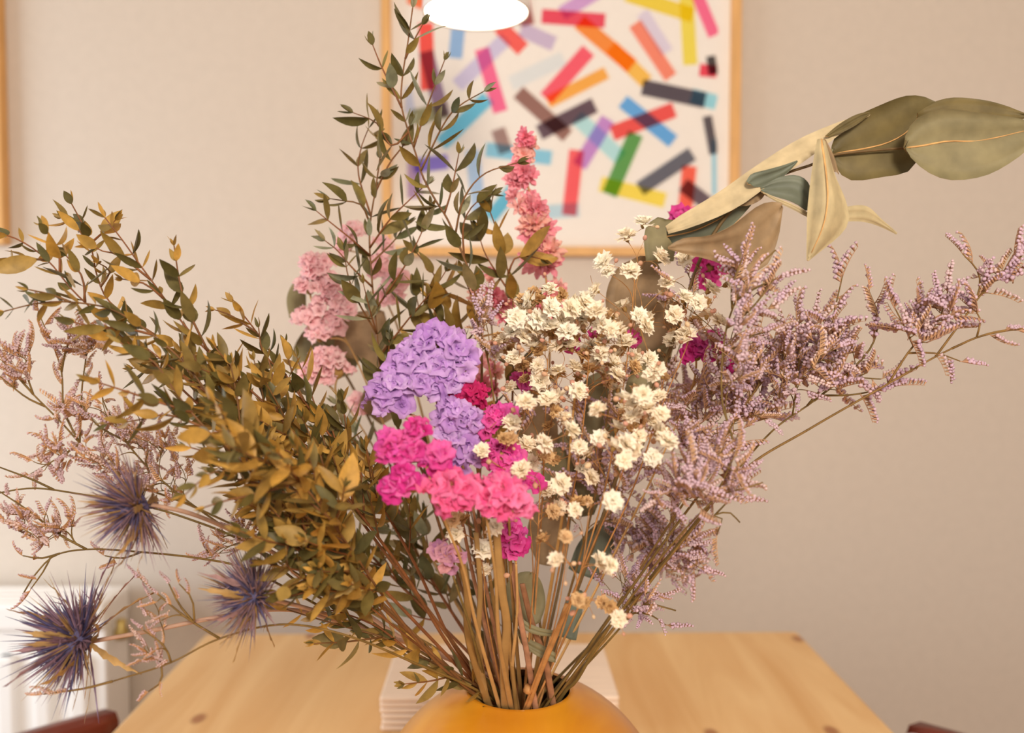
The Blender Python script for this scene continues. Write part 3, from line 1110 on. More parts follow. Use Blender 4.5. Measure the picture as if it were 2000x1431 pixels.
sprig('tallest eucalyptus sprig, its tip beside the lit pendant lamp', -.008, .018,
      [(930, 1250, .02), (935, 1050, .03), (940, 850, .03), (940, 680, .025), (928, 570, .02), (905, 500, .02), (875, 430, .02), (850, 390, .02), (826, 345, .02), (812, 300, .02), (798, 258, .02), (784, 205, .02), (786, 150, .02), (797, 80, .02), (806, 15, .02)],
      [[(783, 205, .02), (765, 170, .02), (745, 130, .02), (728, 88, .02)], [(810, 290, .02), (830, 220, .02), (850, 165, .02), (868, 118, .02)],
       [(828, 330, .02), (865, 245, .015), (895, 208, .01), (945, 178, .01)], [(790, 110, .02), (812, 72, .02), (825, 48, .02)],
       [(870, 425, .02), (882, 370, .02), (896, 300, .02)], [(895, 460, .02), (905, 390, .01), (945, 340, .01), (1010, 318, .01)],
       [(800, 262, .02), (765, 285, .02), (735, 240, .03), (690, 220, .03)], [(905, 505, .02), (905, 440, .03), (925, 400, .03), (960, 380, .03)]],
      0, gold=False, size=76, group=GT, t0=.62, spacing=44)
sprig('eucalyptus sprig with a red stem rising left of the tall one', -.014, .012,
      [(905, 1230, .03), (870, 1060, .04), (825, 920, .04), (775, 830, .04), (745, 740, .04), (735, 640, .04), (726, 540, .04), (722, 450, .04), (735, 360, .04), (745, 280, .04), (740, 235, .04)],
      [[(725, 500, .04), (690, 470, .03), (655, 442, .03), (618, 412, .03)], [(728, 560, .04), (690, 525, .03), (660, 490, .03), (635, 470, .03)],
       [(725, 480, .04), (760, 430, .03), (800, 390, .03), (832, 360, .03)], [(735, 600, .04), (790, 520, .03), (825, 450, .03), (840, 405, .03)],
       [(722, 440, .04), (705, 400, .03), (670, 392, .03), (645, 388, .03)], [(735, 370, .04), (760, 320, .03), (790, 280, .03), (800, 245, .03)],
       [(738, 650, .04), (700, 590, .03), (680, 540, .03), (672, 490, .03)], [(745, 700, .04), (800, 620, .03), (850, 560, .03), (870, 530, .03)],
       [(730, 520, .04), (770, 470, .05), (790, 440, .05)], [(728, 420, .04), (700, 340, .05), (705, 290, .05), (720, 250, .05)]],
      3, gold=False, size=76, group=GT, t0=.45, spacing=38, lo=.5, hi=.8)
sprig('eucalyptus sprig with long narrow leaves beside the pink larkspur', .0, .02,
      [(960, 1250, .03), (985, 1050, .04), (998, 850, .04), (1003, 700, .04), (1003, 600, .04), (990, 520, .04), (972, 455, .04), (958, 415, .04)],
      [[(1000, 580, .04), (950, 500, .04), (935, 455, .04)], [(995, 540, .04), (1005, 505, .04), (1030, 500, .04), (1055, 505, .04)]],
      0, gold=True, size=104, group=GT, t0=.66, spacing=44)
sprig('short eucalyptus sprig with narrow leaves above the violet statice', -.004, .02,
      [(925, 1250, .04), (920, 1050, .05), (905, 880, .05), (895, 760, .05), (890, 680, .05), (875, 600, .05), (850, 540, .05), (815, 495, .05)],
      [[(890, 690, .05), (930, 640, .04), (925, 590, .04), (905, 540, .04)], [(895, 740, .05), (850, 690, .05), (825, 630, .05), (810, 560, .05)]],
      4, gold=True, size=92, group=GT, t0=.6, spacing=38, lo=.6, hi=.9)
sprig('tangle of short eucalyptus twigs just above the vase mouth', .004, .028,
      [(950, 1260, .06), (950, 1150, .08), (930, 1040, .09), (900, 930, .09)],
      [], 9, gold=False, size=60, lo=.4, hi=.95, t0=.5)


# ---- 2. sea lavender
def lavender(label, u, v, px, subs, targets, right=True, size=52, group=None, r0=.0014, spikes_on_subs=True, d_jit=.03, up=.5):
    meshes = SPIKE_R if right else SPIKE_L
    st = Stem('sea_lavender_stem', label, 'sea lavender', group, u, v, M['stem_olive'])
    st.main(px, r0, .0006)
    r = st.r
    def spike(p, d, sz):
        sz = sz * st.k * (1.24 if right else 1.02)
        side = rvec(r)
        dd = (d + rvec(r) * .35 + Vector((0, 0, up * .4))).normalized()
        Mx = Matrix.Translation(p) @ frame(dd, side + Vector((0, -.3, .5))) @ Matrix.Scale(sz * PXM * r.uniform(.8, 1.25), 4)
        st.piece('spikelet', r.choice(meshes), Mx)
    for sb in subs:
        q = [P(*p) if len(p) == 3 else P(p[0], p[1], px[-1][2]) for p in sb]
        near = min(st.nodes, key=lambda nd: (nd[0] - q[0]).length)
        if (near[0] - q[0]).length < .06: q[0] = near[0].copy()
        c = st.line(q, .0008, .0004, 4)
        if spikes_on_subs:
            cc = resample(c, 24 * PXM)
            n = len(cc)
            for i in range(n):
                f = i / max(1, n - 1)
                if f < .45: continue
                t = (cc[min(i + 1, n - 1)] - cc[max(i - 1, 0)]).normalized()
                spike(cc[i], t if i == n - 1 else (t + rvec(r) * .9).normalized(), size)
    ts = []
    for (cx, cy, rx, ry, n, dd) in targets:
        for _ in range(n):
            a, q = r.uniform(0, 2 * pi), math.sqrt(r.random())
            ts.append(P(cx + rx * q * cos(a), cy + ry * q * sin(a), dd + r.uniform(-d_jit, d_jit)))
    ts.sort(key=lambda p: (p - st.rim).length)
    for p in ts:
        d = st.grow(p, .0006, .0003)
        spike(p, d, size)
        if r.random() < .65: spike(p - d * size * PXM * .4, (d + rvec(r) * .9).normalized(), size * .85)
        if r.random() < .35: spike(p - d * size * PXM * .8, (d + rvec(r) * 1.1).normalized(), size * .8)
    return st.done()


LR, LL = 'sea lavender spreading to the right', 'sea lavender spreading to the left'
lavender('longest sea lavender stem, reaching the right edge of the photo', .030, -.006,
         [(1150, 1290, -.02), (1220, 1200, -.03), (1330, 1060, -.05), (1450, 920, -.06), (1580, 838, -.06), (1730, 752, -.06), (1830, 695, -.06), (1910, 658, -.06), (1960, 645, -.06), (2010, 640, -.06)],
         [[(1740, 745, -.06), (1780, 680, -.06), (1830, 630, -.06), (1850, 575, -.06)], [(1830, 695, -.06), (1880, 625, -.06), (1925, 565, -.06), (1995, 500, -.06)], [(1885, 615, -.06), (1912, 570, -.06), (1910, 530, -.06), (1880, 495, -.06)],
          [(1780, 690, -.06), (1830, 690, -.06), (1875, 705, -.06)], [(1900, 660, -.06), (1915, 620, -.06), (1895, 600, -.06)], [(1790, 675, -.06), (1765, 635, -.06), (1742, 590, -.06)],
          [(1860, 680, -.06), (1920, 655, -.06), (2015, 638, -.06)]],
         [(1830, 620, 45, 35, 12, -.06), (1790, 655, 35, 22, 9, -.06), (1940, 550, 32, 28, 5, -.06)], True, 46, LR, d_jit=.015)
lavender('sea lavender stem with an upright spike below the hanging eucalyptus leaf', .028, .002,
         [(1145, 1290, -.01), (1200, 1210, -.02), (1310, 1080, -.03), (1430, 930, -.035), (1510, 840, -.04), (1580, 790, -.04), (1640, 745, -.04)],
         [[(1580, 795, -.04), (1630, 720, -.04), (1625, 640, -.04), (1645, 540, -.04)], [(1640, 745, -.04), (1700, 680, -.04), (1715, 620, -.04), (1698, 570, -.04)], [(1540, 815, -.04), (1560, 720, -.04), (1560, 640, -.04)],
          [(1590, 790, -.04), (1650, 740, -.04), (1720, 740, -.04)], [(1610, 770, -.04), (1670, 770, -.04), (1740, 755, -.04)]],
         [(1600, 670, 70, 50, 26, -.045), (1580, 730, 90, 40, 22, -.04), (1660, 700, 45, 50, 9, -.04)], True, 48, LR)
lavender('sea lavender stem rising to a spike in front of the lowest big eucalyptus leaf', .022, -.014,
         [(1140, 1280, -.03), (1210, 1180, -.06), (1310, 1040, -.08), (1400, 920, -.095), (1432, 870, -.1), (1410, 780, -.1), (1415, 660, -.1), (1440, 580, -.1), (1470, 530, -.1), (1515, 488, -.1)],
         [[(1420, 650, -.1), (1470, 600, -.1), (1510, 545, -.1)], [(1440, 585, -.1), (1480, 560, -.1), (1515, 545, -.1)], [(1420, 640, -.1), (1460, 620, -.1), (1510, 600, -.1)], [(1430, 610, -.1), (1430, 560, -.1), (1450, 505, -.1)],
          [(1415, 700, -.1), (1460, 660, -.1), (1505, 645, -.1)]],
         [(1450, 570, 35, 60, 16, -.095), (1440, 690, 40, 70, 16, -.09), (1330, 560, 30, 40, 5, -.06)], True, 44, LR)
lavender('sea lavender stem filling the dusky mass right of the white blossoms', .024, .006,
         [(1140, 1285, 0), (1200, 1190, -.01), (1290, 1050, -.02), (1370, 930, -.02), (1430, 830, -.02), (1490, 740, -.02)],
         [], [(1460, 760, 90, 80, 44, -.02), (1380, 830, 60, 60, 26, -.01), (1520, 690, 50, 50, 16, -.02), (1400, 720, 50, 60, 12, 0)], True, 46, LR)
lavender('sunlit sea lavender stem with a straw-coloured tip pointing right', .026, -.018,
         [(1140, 1300, -.04), (1200, 1210, -.07), (1290, 1090, -.1), (1360, 1010, -.12), (1410, 965, -.125), (1450, 955, -.13), (1490, 942, -.13)],
         [[(1400, 970, -.125), (1420, 920, -.13), (1440, 880, -.13)]],
         [(1390, 930, 70, 45, 46, -.125), (1330, 960, 50, 50, 18, -.12), (1370, 870, 60, 40, 16, -.1)], True, 42, LR)
lavender('sea lavender stem drooping in small dark sprays over bare wall', .03, .012,
         [(1150, 1290, .02), (1220, 1190, .03), (1300, 1090, .03), (1370, 1020, .03), (1420, 1000, .03), (1445, 1020, .03)],
         [[(1380, 1015, .03), (1410, 1010, .03), (1400, 1045, .03)], [(1400, 1005, .03), (1430, 970, .03), (1440, 960, .03)], [(1340, 1050, .03), (1360, 1080, .03), (1355, 1110, .03)]],
         [(1330, 1090, 40, 45, 22, .03), (1290, 1040, 50, 60, 28, .03), (1240, 1080, 45, 60, 18, .03)], True, 40, LR)
lavender('lowest sea lavender stem of the right side, just above the tabletop', .032, -.002,
         [(1150, 1310, -.01), (1190, 1250, -.02), (1230, 1205, -.03), (1265, 1180, -.03), (1320, 1192, -.03)],
         [[(1240, 1200, -.03), (1270, 1200, -.03), (1300, 1220, -.03)], [(1230, 1205, -.03), (1255, 1160, -.03), (1290, 1160, -.03)]],
         [(1240, 1180, 40, 35, 14, -.03), (1215, 1130, 40, 35, 10, -.01)], True, 34, LR)
lavender('sea lavender stem hidden among the white blossoms, purple shade showing through', .012, .012,
         [(1080, 1270, .02), (1120, 1130, .03), (1160, 980, .03), (1180, 850, .03), (1200, 740, .03)],
         [], [(1190, 840, 110, 120, 40, .03), (1300, 780, 40, 60, 16, .03), (1150, 980, 80, 60, 20, .03)], True, 44, LR)
lavender('sea lavender stem showing one grey-lilac spike left of the white blossoms', .0, .008,
         [(990, 1250, .0), (985, 1050, -.01), (975, 880, -.02), (962, 760, -.02), (950, 690, -.02), (930, 620, -.02), (920, 575, -.02)],
         [], [(940, 630, 14, 40, 9, -.02), (972, 680, 20, 20, 5, -.02), (1000, 830, 30, 30, 6, -.02)], True, 40)
lavender('sea lavender stem forking to pale straw sprays at the upper left', -.03, .01,
         [(850, 1290, .02), (700, 1180, .03), (540, 1070, .02), (380, 990, .01), (250, 940, 0), (180, 890, 0), (120, 825, 0), (65, 770, 0), (20, 720, 0)],
         [[(60, 765, 0), (35, 735, 0), (5, 705, 0)], [(90, 795, 0), (50, 775, 0), (0, 735, 0)], [(60, 765, 0), (50, 720, 0), (60, 680, 0)], [(150, 860, 0), (125, 800, 0), (118, 715, 0), (75, 610, 0)],
          [(120, 720, 0), (130, 680, 0), (150, 650, 0)], [(150, 860, 0), (160, 760, 0), (168, 690, 0), (160, 650, 0)], [(160, 870, 0), (120, 890, 0), (60, 925, 0)]],
         [(35, 715, 30, 35, 9, 0), (155, 665, 35, 25, 14, 0), (95, 890, 38, 30, 12, 0), (140, 810, 40, 30, 9, 0)], False, 42, LL, d_jit=.012)
lavender('sea lavender stem of tangled lilac sprays above the upper sea holly', -.032, .002,
         [(850, 1295, 0), (720, 1210, 0), (580, 1120, 0), (440, 1030, -.01), (330, 950, -.02), (260, 880, -.02), (215, 810, -.02)],
         [[(240, 860, -.02), (190, 830, -.02), (160, 790, -.02)]],
         [(240, 880, 90, 60, 34, -.02), (320, 900, 60, 60, 22, -.01), (210, 810, 55, 35, 13, -.02), (290, 950, 80, 35, 16, -.02)], False, 36, LL)
lavender('sea lavender stem running bare and level past the upper sea holly', -.033, -.002,
         [(860, 1310, -.01), (740, 1240, -.02), (600, 1150, -.03), (480, 1060, -.035), (360, 1010, -.04), (260, 982, -.04), (160, 965, -.04), (70, 953, -.04), (0, 962, -.04), (-40, 975, -.04)],
         [[(100, 956, -.04), (60, 935, -.04), (-20, 905, -.04)]],
         [(480, 1040, 60, 45, 18, -.03), (420, 1080, 35, 22, 8, -.03)], False, 34, LL, spikes_on_subs=False)
lavender('sea lavender stem with fern-like sprays above the radiator', -.034, -.008,
         [(865, 1320, -.02), (740, 1250, -.04), (600, 1170, -.05), (480, 1110, -.06), (390, 1090, -.06), (280, 1078, -.06), (180, 1072, -.06), (110, 1083, -.06), (70, 1120, -.06), (45, 1160, -.06)],
         [[(170, 1072, -.06), (110, 1040, -.06), (60, 1000, -.06), (0, 960, -.06)], [(120, 1080, -.06), (80, 1090, -.06), (45, 1085, -.06)], [(100, 1085, -.06), (85, 1115, -.06), (60, 1150, -.06)], [(280, 1078, -.06), (240, 1090, -.06), (205, 1085, -.06)]],
         [(100, 1030, 60, 35, 24, -.06), (30, 1010, 25, 40, 7, -.06)], False, 36, LL, d_jit=.012)
lavender('low sea lavender stem arching over the table corner', -.036, -.012,
         [(880, 1335, -.03), (800, 1290, -.06), (700, 1248, -.08), (600, 1222, -.09), (520, 1222, -.1), (420, 1250, -.11), (330, 1295, -.12), (220, 1330, -.12)],
         [[(430, 1247, -.11), (370, 1210, -.11), (320, 1170, -.11), (275, 1130, -.11)], [(380, 1215, -.11), (350, 1180, -.11), (330, 1140, -.11)], [(390, 1215, -.11), (375, 1170, -.11), (350, 1140, -.11)], [(330, 1290, -.12), (320, 1260, -.12), (280, 1230, -.12)],
          [(310, 1300, -.12), (315, 1330, -.12), (290, 1350, -.12)], [(230, 1328, -.12), (160, 1345, -.12), (85, 1355, -.12)]],
         [(300, 1190, 25, 30, 7, -.11), (295, 1270, 30, 30, 10, -.12)], False, 32, LL, d_jit=.01)


# ---- 3. baby's breath
Z6 = [(445, 130), (360, 205), (525, 315), (705, 310), (245, 335), (250, 385), (375, 395), (580, 455), (895, 455), (800, 495), (665, 545), (750, 560), (800, 640), (855, 670), (350, 595), (410, 630), (495, 655), (440, 690), (270, 710), (320, 720), (130, 540), (200, 490), (100, 570), (190, 620), (60, 700), (350, 800), (310, 860), (380, 915), (465, 870), (690, 755), (50, 820), (210, 840), (60, 930), (285, 970), (75, 1050), (205, 1165), (330, 1105), (440, 1070), (540, 1085), (400, 1130), (470, 1160), (540, 1190), (380, 1215), (290, 1270), (205, 1310), (420, 1300), (510, 1280), (570, 1345), (330, 1350), (270, 1375), (400, 1390), (90, 1360), (150, 1410), (20, 1280), (425, 115), (620, 620), (480, 640)]
Z8 = [(150, 130), (190, 140), (40, 270), (160, 280), (280, 340), (60, 400), (390, 210), (500, 120), (590, 80), (620, 250), (480, 280), (390, 380), (430, 480), (160, 460), (20, 560), (420, 630), (330, 650), (350, 820), (250, 860), (90, 870), (355, 990), (350, 1080), (200, 1150), (460, 1170), (615, 1105), (550, 1240), (720, 1300), (530, 1380), (80, 1340), (330, 1420), (780, 1250), (860, 1180), (960, 1060), (1060, 1140), (990, 1240), (250, 200), (330, 290), (230, 330), (120, 350), (330, 470), (10, 380)]
Z5 = [(925, 165), (850, 280), (995, 355), (1230, 405), (1130, 310), (940, 470), (1165, 690), (1000, 675), (1080, 845), (1120, 860), (1190, 850), (1235, 880), (1260, 925), (940, 585), (1025, 570), (535, 490), (585, 500), (545, 550), (710, 530), (665, 630), (665, 720), (660, 190), (755, 140), (1015, 65), (1015, 120), (1085, 175), (1145, 220), (1210, 690)]
STRAWISH = {(940, 470), (1080, 845), (1120, 860), (1190, 850), (1235, 880), (940, 585), (1025, 570), (585, 500), (535, 490), (380, 915), (720, 1300), (755, 140)}
G = []
for (lst, sc, ox, oy) in ((Z6, 2.862, 1100, 400), (Z8, 3.577, 1000, 550), (Z5, 2.268, 650, 800)):
    for q in lst:
        x, y = ox + q[0] / sc, oy + q[1] / sc
        if all((x - g[0]) ** 2 + (y - g[1]) ** 2 > 170 for g in G):
            G.append((x, y, q in STRAWISH))
gr = random.Random(5)
GB = []
for (cx, cy, rx, ry, n) in ((1090, 660, 125, 90, 70), (1230, 690, 90, 80, 16), (1030, 830, 60, 110, 16), (1230, 850, 80, 60, 14), (1330, 610, 60, 50, 8), (1080, 950, 90, 70, 10)):
    for _ in range(n):
        a, q = gr.uniform(0, 2 * pi), math.sqrt(gr.random())
        GB.append((cx + rx * q * cos(a), cy + ry * q * sin(a), gr.random() < .35))

GM = [
    ("baby's breath stem bearing the topmost white blossoms under the eucalyptus leaf", .014, -.004, [(1085, 1270, -.02), (1130, 1130, -.04), (1180, 960, -.05), (1210, 800, -.05), (1230, 660, -.05), (1240, 540, -.05)], (1250, 520)),
    ("baby's breath stem whose blossoms dot the right end of the white cloud", .018, -.008, [(1090, 1275, -.03), (1150, 1140, -.05), (1230, 970, -.06), (1290, 800, -.06), (1340, 680, -.06)], (1370, 610)),
    ("baby's breath stem with the big cluster of bright blossoms at the cloud's middle right", .012, -.02, [(1060, 1300, -.05), (1110, 1180, -.08), (1160, 1060, -.1), (1210, 940, -.115), (1230, 860, -.12)], (1230, 830)),
    ("baby's breath stem spreading the dense left crown of the white cloud", .004, -.004, [(1040, 1270, -.02), (1050, 1120, -.04), (1060, 960, -.05), (1065, 820, -.06), (1070, 700, -.06)], (1050, 650)),
    ("baby's breath stem in the middle of the white cloud", .01, .0, [(1060, 1270, -.02), (1090, 1120, -.04), (1120, 960, -.06), (1140, 820, -.07), (1150, 700, -.07)], (1160, 680)),
    ("baby's breath stem whose blossoms hang loose above the vase's right lip", .014, -.026, [(1035, 1330, -.06), (1075, 1250, -.09), (1120, 1160, -.12), (1140, 1090, -.13), (1150, 1000, -.14)], (1150, 1060)),
    ("baby's breath stem with blossoms beside the hot pink statice", .002, -.018, [(1030, 1290, -.04), (1040, 1170, -.07), (1050, 1050, -.1), (1055, 950, -.11)], (1050, 930)),
    ("baby's breath stem carrying stray blossoms under the hot pink statice", -.006, -.022, [(960, 1300, -.05), (950, 1200, -.08), (945, 1120, -.09), (930, 1060, -.1)], (930, 1060)),
]
stems = []
for (lb, u, v, px, c) in GM:
    st = Stem('babys_breath_stem', lb, "baby's breath", "baby's breath stems in the middle of the bouquet", u, v, M['stem_fine'])
    st.main(px, .0011, .0004)
    stems.append((st, c, px[-1][2], []))
for i, (x, y, sw) in enumerate(G + GB):
    k = min(range(len(stems)), key=lambda q: (stems[q][1][0] - x) ** 2 + ((stems[q][1][1] - y) * .9) ** 2)
    d = stems[k][2] + (gr.uniform(-.02, .02) if i < len(G) else gr.uniform(.0, .07))
    stems[k][3].append((P(x, y, d), sw or (i >= len(G) and gr.random() < .25), i < len(G)))
for (st, c, d0, lst) in stems:
    r = st.r
    lst.sort(key=lambda q: (q[0] - st.rim).length)
    for (p, sw, front) in lst:
        d = st.grow(p, .0005, .00022)
        up = (d * .5 + Vector((r.uniform(-.5, .5), -.55, .55)) + rvec(r) * .45).normalized()
        sz = r.uniform(19, 26) * PXM * st.k
        if sw: sz *= .8
        st.piece('blossom', r.choice(GYPS if sw else GYP), Matrix.Translation(p + up * sz * .35) @ frame_z(up, r.uniform(0, 6)) @ Matrix.Scale(sz, 4))
        # side buds on hair-thin stalks
        for _ in range(2):
            if r.random() < .85:
                q = p + rvec(r) * r.uniform(22, 46) * PXM - d * 8 * PXM
                dd = st.grow(q, .00025, .00016)
                if r.random() < .55:
                    bs = r.uniform(2.6, 5) * PXM
                    st.piece('bud', BUD, Matrix.Translation(q) @ frame_z(dd) @ Matrix.Scale(bs, 4))
    st.done()


# ---- 4. statice
def statice(label, u, v, px, clumps, colour, group=None, size=22, stem='stem_tan', r0=.0022, flat_=.45, dens=1.0, face=(0, -.75, .5), name='statice_stem', cat='statice'):
    st = Stem(name, label, cat, group, u, v, M[stem])
    st.main(px, r0, .0009, sides=6, flat_=flat_)
    r = st.r
    d0 = px[-1][2]
    cl = sorted(clumps, key=lambda c: (P(c[0], c[1], d0) - st.rim).length)
    fv = Vector(face).normalized()
    PX = PXM * st.k
    for c in cl:
        cx, cy, rad = c[:3]
        dd = d0 + (c[3] if len(c) > 3 else 0)
        ctr = P(cx, cy, dd)
        R = rad * PX * 1.12
        g = st.grow(ctr - Vector((0, 0, R * .4)) , .0012, .0009)
        n = max(5, int(dens * 1.7 * (rad / size) ** 2 * 2.6))
        cb = MB()
        cb.lathe([(.0001, -R * .55), (R * .22, -R * .45), (R * .42, -R * .1), (R * .34, R * .25), (.0001, R * .35)], ctr, 8)
        cco = cb.build('calyx_cluster', M['green_calyx'], st.root)
        for i in range(n):
            q = rvec(r)
            if q.dot(fv) < -.25: q = q - fv * 2 * q.dot(fv)
            p = ctr + Vector((q.x * R * .78, q.y * R * .6, q.z * R * .62))
            dirn = (q * .7 + fv * .55 + rvec(r) * .35).normalized()
            s = size * PX * r.uniform(.75, 1.2)
            st.piece('floret', r.choice(FLORET[colour]), Matrix.Translation(p) @ frame_z(dirn, r.uniform(0, 6)) @ Matrix.Diagonal((s, s * r.uniform(.7, 1.0), s, 1)), cco)
    return st.done()


def z7(l): return [(700 + a / 4.089, 800 + b / 4.089, c / 4.089) + tuple(e) for (a, b, c, *e) in l]


SM, SV, SK = 'pink and magenta statice', 'violet statice', 'pale pink statice at the back'
statice('magenta statice leaning left in five ruffled tufts', -.014, -.022,
        [(945, 1320, -.05), (930, 1220, -.09), (905, 1110, -.12), (870, 1020, -.14), (845, 950, -.15)],
        z7([(480, 150, 80), (250, 250, 75), (270, 370, 70), (430, 290, 100), (640, 360, 115), (330, 480, 90), (300, 630, 85), (440, 610, 90), (560, 460, 70)]), 'magenta', SM, 21)
statice('broad hot pink statice cluster at the centre front', -.004, -.026,
        [(965, 1345, -.06), (975, 1250, -.1), (968, 1130, -.13), (955, 1040, -.15), (945, 990, -.155)],
        z7([(600, 680, 95), (720, 740, 75), (730, 570, 95), (860, 600, 110), (930, 720, 70), (1020, 650, 110), (1150, 600, 95), (1220, 700, 100), (1100, 790, 75), (1330, 780, 45)]), 'hotpink', SM, 25, r0=.0030)
statice('dark crimson statice tuft between the violet and the white blossoms', .0, -.004,
        [(985, 1290, -.02), (960, 1150, -.05), (940, 980, -.07), (925, 850, -.08), (915, 800, -.08)],
        [(885, 772, 22), (915, 768, 24), (940, 775, 20)], 'crimson', SM, 17)
statice('magenta statice tuft below the dark crimson one', .004, -.006,
        [(995, 1290, -.03), (985, 1150, -.06), (978, 1000, -.08), (972, 880, -.09)],
        [(965, 820, 26), (985, 810, 22), (960, 845, 18)], 'magenta', SM, 18)
statice('magenta statice tuft standing behind the hot pink cluster', .006, -.012,
        [(1000, 1300, -.03), (1000, 1150, -.06), (995, 1030, -.09), (988, 950, -.1)],
        [(980, 890, 30), (1000, 905, 26), (975, 915, 24), (1035, 945, 16)], 'magenta', SM, 20)
statice('magenta statice tuft hanging below the hot pink cluster', .006, -.016,
        [(1000, 1310, -.03), (1010, 1200, -.06), (1008, 1100, -.08)],
        [(990, 1030, 26), (1010, 1055, 22), (1003, 1080, 16)], 'magenta', SM, 17)
statice('magenta statice tuft at the right, beside a sea lavender stalk', .016, .006,
        [(1090, 1270, 0), (1180, 1120, 0), (1280, 920, .0), (1350, 760, .0)],
        [(1360, 690, 26), (1390, 672, 26), (1375, 680, 22), (1435, 712, 14)], 'magenta', SM, 18)
statice('magenta statice half hidden behind the big eucalyptus leaves', .012, .02,
        [(1080, 1260, .04), (1160, 1080, .06), (1260, 860, .07), (1340, 640, .07), (1370, 540, .07)],
        [(1335, 425, 24), (1405, 435, 22), (1385, 520, 24), (1380, 545, 16), (1365, 470, 20)], 'magenta', SM, 17)
statice('magenta statice specks showing between the white blossoms', .008, .01,
        [(1050, 1270, .02), (1080, 1120, .02), (1105, 960, .01), (1120, 800, 0)],
        [(1110, 665, 16), (1172, 655, 14), (1235, 660, 14), (1020, 745, 20), (1140, 690, 12)], 'magenta', SM, 14)
statice('large violet statice crown left of the white blossoms', -.006, -.004,
        [(960, 1290, -.02), (930, 1150, -.05), (895, 980, -.07), (865, 840, -.08), (850, 770, -.08)],
        [(748, 775, 34), (775, 745, 36), (770, 790, 28), (815, 745, 40), (800, 705, 34), (845, 670, 40), (880, 680, 34), (850, 715, 40), (895, 720, 34), (870, 745, 34), (820, 690, 30), (898, 690, 24)], 'violet', SV, 24, stem='stem_pink')
statice('violet statice below the crimson tuft', -.002, -.012,
        [(970, 1300, -.03), (950, 1150, -.06), (925, 1000, -.08), (910, 920, -.09)],
        [(885, 810, 32), (915, 825, 26), (895, 865, 32), (920, 890, 28), (905, 900, 26), (885, 840, 26)], 'violet', SV, 21, stem='stem_pink')
statice('small mauve statice tuft low down among the tan stems', -.012, -.018,
        [(945, 1320, -.04), (920, 1230, -.08), (890, 1140, -.1)],
        [(855, 1085, 24), (880, 1095, 22), (870, 1070, 18)], 'mauve', SV, 17, stem='stem_olive')
statice('tall pale pink statice with tan stalks at the back left', -.02, .03,
        [(900, 1260, .06), (840, 1080, .09), (770, 880, .11), (725, 770, .12), (690, 690, .12), (655, 630, .12)],
        [(620, 522, 34), (605, 560, 26), (640, 545, 22), (600, 620, 26), (655, 585, 28), (675, 610, 24), (625, 655, 22), (655, 630, 24), (628, 600, 22)], 'palepink', SK, 15, face=(-.2, -.6, .6))
statice('rounded pale pink statice tuft below the tall pale one', -.022, .028,
        [(895, 1270, .06), (830, 1110, .09), (760, 930, .11), (690, 810, .12), (650, 760, .12)],
        [(615, 725, 28), (640, 705, 32), (660, 725, 26), (630, 735, 24)], 'palepink', SK, 15, face=(-.1, -.5, .8))
statice('pale pink statice glimpsed behind the red-stemmed eucalyptus sprig', -.016, .034,
        [(920, 1260, .08), (880, 1060, .12), (830, 830, .15), (780, 650, .16), (760, 600, .16)],
        [(690, 455, 22), (680, 480, 20), (735, 520, 24), (770, 550, 26), (760, 575, 24), (705, 785, 22), (722, 690, 16), (745, 480, 18)], 'palepink', SK, 15)


# ---- 5. larkspur
def larkspur(label, u, v, px, spots, group, size=30):
    st = Stem('larkspur_stem', label, 'larkspur', group, u, v, M['stem_tan'])
    st.main(px, .0013, .0006)
    r = st.r
    d0 = px[-1][2]
    for (x, y, sz) in spots:
        q = P(x, y, d0 + r.uniform(-.006, .006))
        st.grow(q + Vector((0, .004, -.003)), .0005, .0003)
        dirn = (Vector((r.uniform(-.6, .6), -.8, r.uniform(-.2, .6)))).normalized()
        s = sz * PXM * st.k * 1.1
        st.piece('blossom', r.choice(LARK), Matrix.Translation(q) @ frame_z(dirn, r.uniform(0, 6)) @ Matrix.Scale(s, 4))
    return st.done()


lr = random.Random(11)
def along(line, n, w, s0, s1):
    out = []
    for i in range(n):
        f = i / (n - 1) * (len(line) - 1)
        k = min(int(f), len(line) - 2)
        a, b = line[k], line[k + 1]
        t = f - k
        out.append((a[0] + (b[0] - a[0]) * t + lr.uniform(-w, w), a[1] + (b[1] - a[1]) * t, s0 + (s1 - s0) * i / n))
    return out


larkspur('tall coral pink larkspur spike in front of the print', .006, .022,
         [(1035, 1250, .05), (1055, 1050, .08), (1068, 850, .09), (1074, 680, .09), (1068, 560, .09), (1058, 480, .09), (1040, 400, .09), (1026, 330, .09), (1030, 262, .09)],
         along([(1028, 268), (1022, 300), (1025, 340), (1018, 355)], 12, 18, 20, 26) + along([(1022, 385), (1030, 405), (1040, 420)], 8, 20, 22, 26)
         + along([(1062, 440), (1060, 470), (1062, 500), (1050, 515)], 17, 24, 30, 30) + along([(1070, 565), (1075, 590), (1080, 605)], 9, 15, 26, 24), 'coral pink larkspur')
larkspur('short coral pink larkspur beside the long narrow eucalyptus leaves', .0, .026,
         [(1000, 1250, .05), (990, 1050, .07), (975, 850, .08), (965, 700, .08), (958, 610, .08), (955, 535, .08)],
         [(955, 534, 15), (958, 545, 13), (935, 572, 22), (945, 590, 24), (962, 580, 24), (978, 598, 26), (992, 600, 20), (965, 610, 20), (930, 588, 18), (985, 615, 18)]
         + along([(935, 700), (955, 730), (950, 760)], 7, 18, 20, 20), 'coral pink larkspur')


